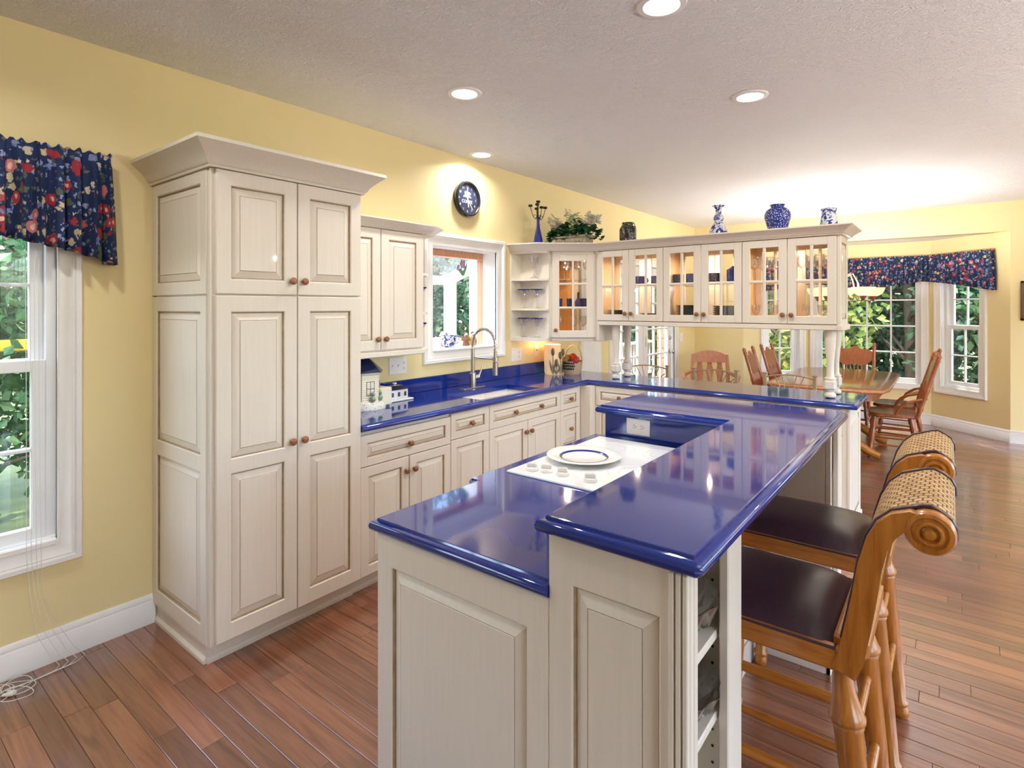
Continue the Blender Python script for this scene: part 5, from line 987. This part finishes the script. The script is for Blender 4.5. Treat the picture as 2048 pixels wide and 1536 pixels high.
# armchair in the corner
ac = thing('armchair', 'rosy oak mission armchair with curved arms in the yellow corner', 'chair', (0, 0, 0)); W = .225
for sx in (-1, 1):
    mb = MB(); mb.tube([(sx*W, .20, 0), (sx*W, .19, .42), (sx*W, .22, .70), (sx*(W-.01), .27, .90)], [.022, .024, .024, .020], 8); mb.build('rear_post', 'pink_oak', ac, 50)
    mb = MB(); mb.tube([(sx*W, -.22, 0), (sx*W, -.22, .62)], .022, 8); mb.build('front_leg', 'pink_oak', ac, 50)
    mb = MB(); mb.tube([(sx*W, .215, .68), (sx*(W+.05), .05, .67), (sx*(W+.10), -.15, .665), (sx*(W+.08), -.27, .63), (sx*(W+.02), -.28, .56), (sx*W, -.23, .50)], [.018, .024, .028, .026, .020, .016], 10); mb.build('arm', 'pink_oak', ac, 50)
n = 12; poly = [(W*(q/n*2-1), .955-.065*(q/n*2-1)**2) for q in range(n+1)] + [(W, .80), (-W, .80)]
mb = MB(); mb.rings([[(x, .235+(z-.8)*.22, z) for x, z in poly], [(x, .262+(z-.8)*.22, z) for x, z in poly]]); mb.build('crest', 'pink_oak', ac, 30)
for k in (-1, 0, 1): mb = MB(); w_ = [(-.02, .44), (.02, .44), (.035, .62), (.05, .68), (.03, .75), (.028, .81), (-.028, .81), (-.03, .75), (-.05, .68), (-.035, .62)]; mb.rings([[(x+k*.125, .20+(z-.44)*.14, z) for x, z in w_], [(x+k*.125, .218+(z-.44)*.14, z) for x, z in w_]]); mb.build('splat', 'pink_oak', ac, 30)
mb = MB(); mb.box(-W-.02, W+.02, -.25, .22, .40, .445, 0, .012); mb.build('seat', 'pink_oak', ac, 30)
mb = MB(); mb.box(-W, W, -.235, -.21, .16, .20); mb.box(-W, W, .185, .21, .16, .20); mb.build('stretcher', 'pink_oak', ac, 30)
ac.location = (.64, 7.25, 0); ac.rotation_euler = (0, 0, .35)

# chandelier
ch = thing('chandelier', 'bronze chandelier with alabaster bowls hanging over the dining table', 'chandelier', (2.16, 7.12, 1.6))
mb = MB(); mb.lathe([(0, -.03), (.02, -.03), (.055, -.012), (.065, 0), (0, 0)], (2.16, 7.12, CEIL), 24); mb.build('canopy', 'trim_white', ch, 40)
mb = MB()
for q in range(18):
    z = CEIL-.03-q*.042; mb.M = T(2.16, 7.12, z-.021) @ RZ(PI/2*(q % 2)); mb.tube([(.010*math.cos(a), 0, .024*math.sin(a)) for a in [2*PI*k/10 for k in range(10)]], .003, 5, closed=True)
mb.M = None; mb.build('chain', 'trim_white', ch, 50)
mb = MB(); mb.lathe([(0, 1.63), (.012, 1.63), (.03, 1.67), (.014, 1.71), (.012, 1.85), (.03, 1.90), (.012, 1.95), (.008, 1.98), (0, 1.98)], (2.16, 7.12, 0), 16); mb.build('stem', 'bronze', ch, 40)
for q in range(5):
    a = .45+q*2*PI/5; dx, dy = math.cos(a), math.sin(a)
    mb = MB(); mb.tube([(2.16+dx*r_, 7.12+dy*r_, z) for r_, z in ((.012, 1.86), (.08, 1.90), (.13, 1.80), (.15, 1.68), (.19, 1.61), (.25, 1.60), (.28, 1.635))], .007, 8); mb.tube([(2.16+dx*r_, 7.12+dy*r_, z) for r_, z in ((.012, 1.70), (.06, 1.62), (.12, 1.60), (.14, 1.64), (.11, 1.66))], .005, 6); mb.build('arm', 'bronze', ch, 50)
    mb = MB(); mb.lathe([(0, -.045), (.010, -.045), (.014, -.03), (.028, -.01), (.034, .01), (.020, .012), (0, .012)], (2.16+dx*.28, 7.12+dy*.28, 1.645), 14); mb.build('cup', 'bronze', ch, 50)
    mb = MB(); mb.lathe([(.02, .006), (.05, .012), (.085, .035), (.105, .075), (.112, .10), (.108, .10), (.10, .075), (.08, .04), (.045, .017), (.02, .012)], (2.16+dx*.28, 7.12+dy*.28, 1.645), 24); mb.build('bowl_shade', 'bowl_glow', ch, 50)
    l = bpy.data.lights.new('bulb', 'POINT'); l.energy = 33; l.color = (1, .96, .91); l.shadow_soft_size = .03; o = bpy.data.objects.new('bulb_light', l); COL.objects.link(o); o.parent = ch; o.location = (dx*.28, dy*.28, .13)

# ------------------------------------------------------------------ recessed ceiling lights
def can(x, y, label):
    c_ = thing('recessed_light', label, 'ceiling light', (x, y, CEIL), 'recessed ceiling lights'); mb = MB(); mb.lathe([(.068, -.002), (.072, -.008), (.094, -.006), (.098, 0), (.068, .0)], (x, y, CEIL), 32); mb.build('trim_ring', 'trim_white', c_, 40)
    mb = MB(); mb.lathe([(0, -.003), (.070, -.003), (.070, -.0045), (0, -.0045)], (x, y, CEIL), 28); mb.build('lens', 'lamp_disc', c_)
    l = bpy.data.lights.new('can_lamp', 'AREA'); l.shape = 'DISK'; l.size = .13; l.energy = CAN_W; l.color = (1, .97, .93); l.spread = PI*.85; o = bpy.data.objects.new('lamp_light', l); COL.objects.link(o); o.parent = c_; o.location = (0, 0, -.02)
for x, y, lb in ((2.172, 2.113, 'round recessed ceiling light over the cooktop side of the island'), (.93, 2.309, 'round recessed ceiling light over the aisle beside the pantry'), (.173, 3.321, 'round recessed ceiling light tight against the wall above the clock'), (2.177, 3.341, 'round recessed ceiling light over the aisle before the peninsula')): can(x, y, lb)
for x, y in ((.93, .3), (4.4, 4.4), (4.6, 6.6)): can(x, y, 'added round recessed ceiling light out of view, brightening the room')  # extra lamps added out of view to raise the room's brightness

def pendant(x, y, label):  # made-up lamp out of view, added to light the ceiling and right side
    p = thing('added_bowl_pendant', label, 'added pendant lamp', (x, y, 2.0)); mb = MB(); mb.tube([(x, y, 2.18), (x, y, CEIL)], .008, 8); mb.lathe([(0, -.02), (.06, -.01), (.065, 0), (0, 0)], (x, y, CEIL), 20); mb.build('rod', 'bronze', p, 50)
    mb = MB(); mb.lathe([(.02, 2.0), (.10, 2.01), (.17, 2.05), (.21, 2.12), (.205, 2.12), (.165, 2.055), (.10, 2.02), (.02, 2.01)], (x, y, 0), 32); mb.build('bowl_shade', 'bowl_glow', p, 50)
    mb = MB(); mb.tube([(x, y, 2.19), (x, y, 2.0)], .006, 8); mb.lathe([(0, 1.98), (.02, 1.985), (.025, 2.005), (0, 2.01)], (x, y, 0), 16); mb.build('finial', 'bronze', p, 50)
    l = bpy.data.lights.new('bulb', 'POINT'); l.energy = ADDED_PEND_W; l.color = (1, .97, .93); l.shadow_soft_size = .05; o = bpy.data.objects.new('bulb_light', l); COL.objects.link(o); o.parent = p; o.location = (.06, 0, .13)
pendant(4.5, 1.3, 'added unseen bronze bowl pendant beyond the bar stools, brightening the room'); pendant(4.9, 3.8, 'added unseen bronze bowl pendant across from the dining bay, brightening the room')

# ------------------------------------------------------------------ valances, blind cords, picture
def valance(name, label, path, zt, bot, stand, side_ret, amp=.027, wl_=.070):
    # path: xy polyline of the rod; zt top; bot(s) bottom height
    P = [Vector(p) for p in path]; L = [0]
    for a, b in zip(P, P[1:]): L.append(L[-1]+(b-a).length)
    tot = L[-1]; n = int(tot/.008); cols = []; rg = random.Random(5); ph = [0]
    for q in range(n): ph.append(ph[-1]+2*PI/(n)*tot/wl_*rg.uniform(.45, 1.6))
    zs = [0, .012, .028, .045, .07, .12, .2, .3, .42, .56, .72, .88, 1.0]
    mb = MB(); vs_ = []
    for q in range(n+1):
        s = q/n*tot; k = max(j for j in range(len(L)-1) if L[j] <= s+1e-9); f = (s-L[k])/(L[k+1]-L[k]); p = P[k].lerp(P[k+1], f); t_ = (P[k+1]-P[k]).normalized(); nn = Vector((t_.y, -t_.x)); zb = bot(s/tot)
        for h in zs:
            z = zt-(zt-zb)*h; am = amp*(.28 if .02 < h < .1 else .45 if h <= .02 else min(1, .35+h*1.1)); w = math.sin(ph[q])+.35*math.sin(2.3*ph[q]+1.3*h); zz = z+(.008*math.sin(ph[q]*1.7) if h < .02 else 0)
            d = am*w+.012*h; vs_.append((p.x+nn.x*d, p.y+nn.y*d, zz))
    m_ = len(zs); mb.add(vs_, [(q*m_+h, q*m_+h+1, (q+1)*m_+h+1, (q+1)*m_+h) for q in range(n) for h in range(m_-1)])
    o = mb.build(name, 'floral', None, 60, recalc=False); sm = o.modifiers.new('cloth', 'SOLIDIFY'); sm.thickness = .003; return tag(o, label, 'valance')
def bot1(s): return 1.728+.11*min(1, max(0, (.93-s)/.30))**.8*(1 if s > .3 else 1)
valance('window_valance', 'gathered navy floral valance over the window beside the pantry', [(0.015, -.40), (.085, -.40), (.085, .875), (.015, .875)][0:4], 2.222, lambda s: 1.73+.105*(1-min(1, abs(s-.5)/.46)**2.2) if .07 < s < .95 else 1.73, .08, True)
iw = lambda M, u, w: (M @ Vector((u, 0, w))).to_2d()
pts = [iw(ML, .16, .012), iw(ML, .16, .085), iw(ML, LL-.035, .085), iw(MR, .035, .085), iw(MR, LR-.165, .085), iw(MR, LR-.165, .012)]
def bot2(s):
    # three windows: ends low, rising over each joint
    c_ = [0, .30, .70, 1]; 
    for a, b in zip(c_, c_[1:]):
        if a <= s <= b:
            f = (s-a)/(b-a)
            if a == .30: return 1.80+.065*abs(2*f-1)**2
            g_ = f if a == .70 else 1-f; return 1.865-.135*min(1, g_*1.05)**1.3
    return 1.73
valance('bay_valance', 'long gathered navy floral valance wrapping the bay windows', pts, 2.20, bot2, .08, True, .018, .055)
bc = thing('blind_cords', 'thin white blind cords hanging from the window and coiled on the floor', 'cord', (.04, .60, 0))
for k in range(4):
    y = .595+.014*k; mb = MB(); mb.tube([(.012+.004*k, y, 1.9), (.030, y, 1.2), (.034, y+.002*k, .5), (.036, y+.01, .34), (.045, y+.03+.012*k, .16), (.06, y+.07+.014*k, .06), (.08, y+.10+.016*k, .012), (.10, y+.08+.01*k, .006), (.11, y-.02, .006), (.10, y-.12, .008)], .0013, 5); mb.build('cord', 'cord_white', bc, 60)
mb = MB(); rg = random.Random(4)
for k in range(9):
    c0 = (.10+rg.uniform(-.03, .08), .47+rg.uniform(-.10, .10)); ra, rb = rg.uniform(.03, .07), rg.uniform(.02, .05); an = rg.uniform(0, 3); mb.tube([(c0[0]+ra*math.cos(a)*math.cos(an)-rb*math.sin(a)*math.sin(an), c0[1]+ra*math.cos(a)*math.sin(an)+rb*math.sin(a)*math.cos(an), .005+.003*(k % 4)+.004*math.sin(a*2+k)) for a in [2*PI*q/18 for q in range(18)]], .0015, 5, closed=True)
mb.build('coil', 'cord_white', bc, 60)
for x, y, a in ((.12, .52, .5), (.135, .50, 1.0), (.09, .42, 2.0)): mb = MB(); mb.M = T(x, y, .010) @ RZ(a) @ Matrix.Rotation(PI/2, 4, 'Y'); mb.lathe([(0, 0), (.004, 0), (.009, .03), (.008, .036), (0, .038)], n=10); mb.build('tassel', 'white_plastic', bc, 50)
pf_ = thing('framed_picture', 'dark wooden framed picture on the yellow wall right of the bay', 'picture', (3.90, FAR, 1.383)); M = FY(3.695, FAR-.001, 1.383)
mb = MB(); mb.M = M
for a0, b0, a1, b1 in ((0, 0, .44, .028), (0, .415, .44, .443), (0, 0, .028, .443), (.412, 0, .44, .443)): mb.box(a0, a1, b0, b1, 0, .024, 0, .005)
mb.build('frame', 'frame_wood', pf_, 30); mb = MB(); mb.M = M; mb.box(.02, .42, .02, .42, .002, .010); mb.build('print', 'art_paper', pf_)

# ------------------------------------------------------------------ outdoors
mb = MB(); mb.box(-60, -.15, -40, 60, -1.6, -1.5); mb.box(-.15, 60, 9.4, 60, -1.6, -1.5); tag(mb.build('lawn', 'soil', None, org=(0, 0, -1.6)), 'rough green ground outside the windows', 'ground')['kind'] = 'structure'
dk = MB(); 
dkt = thing('deck', 'weathered deck with white railing outside the french doors', 'deck', (-1.3, 7.2, -.1))
for k in range(18): mb = MB(); mb.box(-2.55+.134*k, -2.55+.134*k+.128, 4.4, 12.5 if k < 12 else 8.72, -.14, -.10, 0, .004); mb.build('deck_board', 'deck_wood', dkt)
mb = MB(); mb.box(-2.58, -2.42, 4.4, 12.5, .70, .745, 0, .005); mb.build('top_rail', 'trim_white', dkt, 30); mb = MB(); mb.box(-2.53, -2.47, 4.4, 12.5, -.02, .04); mb.build('bottom_rail', 'trim_white', dkt)
bal = None
for k in range(58):
    if bal is None: mb = MB(); mb.box(-2.517, -2.483, 4.5, 4.534, .03, .71); bal = mb.build('baluster', 'trim_white', dkt)
    else: c_ = bal.copy(); COL.objects.link(c_); c_.location = (0, .138*k, 0)
hw_ = MB(); hw_.box(-.72, -.151, 8.75, 12, -1.5, 3.4); 
for z in [q*.16-.1 for q in range(20)]: hw_.box(-.73, -.155, 8.735, 8.76, z, z+.15, 0, .006)
tag(hw_.build('house_wing', 'tan_siding'), 'tan sided corner of the house seen through the french doors', 'building')
yw = thing('garden_board', 'yellow board among the leaves outside the window beside the pantry', 'board', (-3.05, .5, -1.5))
mb = MB(); mb.box(-3.1, -3.0, -.6, 1.6, 1.17, 1.265, 0, .01); mb.build('plank_rail', 'yellow_board', yw); 
for y in (-.5, 1.45): mb = MB(); mb.box(-3.08, -3.02, y, y+.06, -1.5, 1.18); mb.build('post', 'bark', yw)
def foliage(n, fn, size, rng):
    P = np.array([fn(rng) for _ in range(n)]); d = rng.normal(size=(n, 3)); d[:, 2] -= .3; d /= np.linalg.norm(d, axis=1)[:, None]; s = np.cross(d, rng.normal(size=(n, 3))); s /= np.linalg.norm(s, axis=1)[:, None]; k = size*rng.uniform(.6, 1.35, size=(n, 1)); nn = np.cross(d, s)
    V = np.stack([P, P+d*k*.5+s*k*.32+nn*k*.06, P+d*k, P+d*k*.5-s*k*.32+nn*k*.06], 1).reshape(-1, 3); F = np.arange(4*n).reshape(n, 4); return V, F, np.repeat(np.clip(rng.normal(.5, .25, n), 0, 1), 4)
def tree(label, base, h, crown, n, size, mat, seed, group, trunk=.12, low=.15):
    rng = np.random.default_rng(seed); t_ = thing('tree', label, 'tree', base, group); rx, ry, rz = crown
    rg = random.Random(seed); mb = MB(); top = Vector(base)+Vector((rg.uniform(-.3, .3), rg.uniform(-.3, .3), h)); B = Vector(base)
    mb.tube([B, B.lerp(top, .35)+Vector((rg.uniform(-.1, .1), rg.uniform(-.1, .1), 0)), B.lerp(top, .7), top], [trunk, trunk*.8, trunk*.5, trunk*.15], 8)
    for k in range(9):
        f = rg.uniform(.25, .85); a = rg.uniform(0, 2*PI); p = B.lerp(top, f); e = p+Vector((math.cos(a)*rx*.8, math.sin(a)*ry*.8, rg.uniform(.2, .9)*rz*.4)); mb.tube([p, p.lerp(e, .5)+Vector((0, 0, .1)), e], [trunk*.35, trunk*.22, trunk*.06], 6)
    mb.build('trunk', 'bark', t_, 60)
    cz_ = base[2]+h*(low+1)/2+.2; cl = [(rng.uniform(-1, 1, 3), rng.uniform(.25, .5)) for _ in range(26)]
    def fn(r):
        c_, rad = cl[r.integers(len(cl))]; v = r.normal(size=3); v /= np.linalg.norm(v); q = c_*.78+v*rad*r.random()**.4; return (base[0]+q[0]*rx, base[1]+q[1]*ry, cz_+q[2]*rz)
    V, F, pr = foliage(n, fn, size, rng); me = bpy.data.meshes.new('foliage'); me.from_pydata((V-np.array(base)).tolist(), [], F.tolist()); me.materials.append(MATS[mat]); at = me.attributes.new('pr', 'FLOAT', 'POINT'); at.data.foreach_set('value', pr)
    o = bpy.data.objects.new('foliage', me); COL.objects.link(o); o.parent = t_; stuff(o)
G1 = 'leafy trees beyond the windows'
# outside the window beside the pantry
tree('bright leafy tree close outside the window beside the pantry', (-4.2, 1.0, -1.5), 4.6, (1.5, 1.9, 2.4), 17000, .11, 'leaf_bright', 1, None, .10, .1)
tree('dark leafy tree set back outside the window beside the pantry', (-7.5, 1.6, -1.5), 7, (2.4, 3.0, 3.8), 9000, .24, 'leaf_dark', 2, None, .14, .1)
tree('dense dark tree outside the garden window', (-4.25, 6.3, -1.5), 4.8, (1.5, 1.7, 2.5), 14000, .10, 'leaf_dark', 3, None, .10, .1)
tree('dense dark tree straight out from the garden window', (-5.0, 9.2, -1.5), 6.2, (2.0, 2.2, 3.2), 14000, .14, 'leaf_dark', 4, None, .12, .1)
tree('leafy tree beyond the deck between garden window and french doors', (-5.4, 12.5, -1.5), 6.5, (2.2, 2.6, 3.4), 10000, .18, 'leaf_bright', 5, None, .12, .1)
tree('tall dark tree beyond the deck railing', (-5.5, 17.5, -1.5), 8, (2.8, 3.4, 4.2), 10000, .22, 'leaf_dark', 6, None, .16, .1)
tree('wide dark tree far behind the window beside the pantry', (-9, 5.5, -1.5), 8, (3, 3.5, 4.4), 9000, .28, 'leaf_dark', 7, None, .16, .1)
for k, (x, y, h, c_, n, s_, mt) in enumerate([(.2, 13.2, 5.5, (1.8, 1.6, 2.8), 9000, .16, 'leaf_yellow'), (2.4, 15.5, 7, (2.2, 2.0, 3.8), 11000, .18, 'leaf_dark'), (4.6, 14.5, 6, (1.9, 1.8, 3.2), 9000, .17, 'leaf_bright'), (7.0, 15.5, 7, (2.4, 2.2, 3.8), 9000, .2, 'leaf_dark'), (-2.2, 18, 7.5, (2.6, 2.4, 4), 8000, .24, 'leaf_yellow'), (1.2, 20, 9, (3, 2.6, 4.8), 9000, .28, 'leaf_dark'), (5.2, 20.5, 9, (3.2, 2.6, 4.8), 9000, .28, 'leaf_yellow'), (9.5, 20, 9, (3.2, 2.8, 4.8), 8000, .28, 'leaf_dark'), (3.2, 26, 12, (5, 3, 6.5), 8000, .42, 'leaf_dark'), (9, 27, 12, (5, 3, 6.5), 8000, .42, 'leaf_dark'), (-4, 26, 12, (5, 3, 6.5), 8000, .42, 'leaf_dark')]):
    tree({'leaf_yellow': 'sunlit yellow green tree beyond the dining bay', 'leaf_dark': 'dark green tree beyond the dining bay', 'leaf_bright': 'fresh green tree beyond the dining bay'}[mt], (x, y, -1.5), h, c_, n, s_, mt, 20+k, 'trees beyond the dining bay', .13, .08)
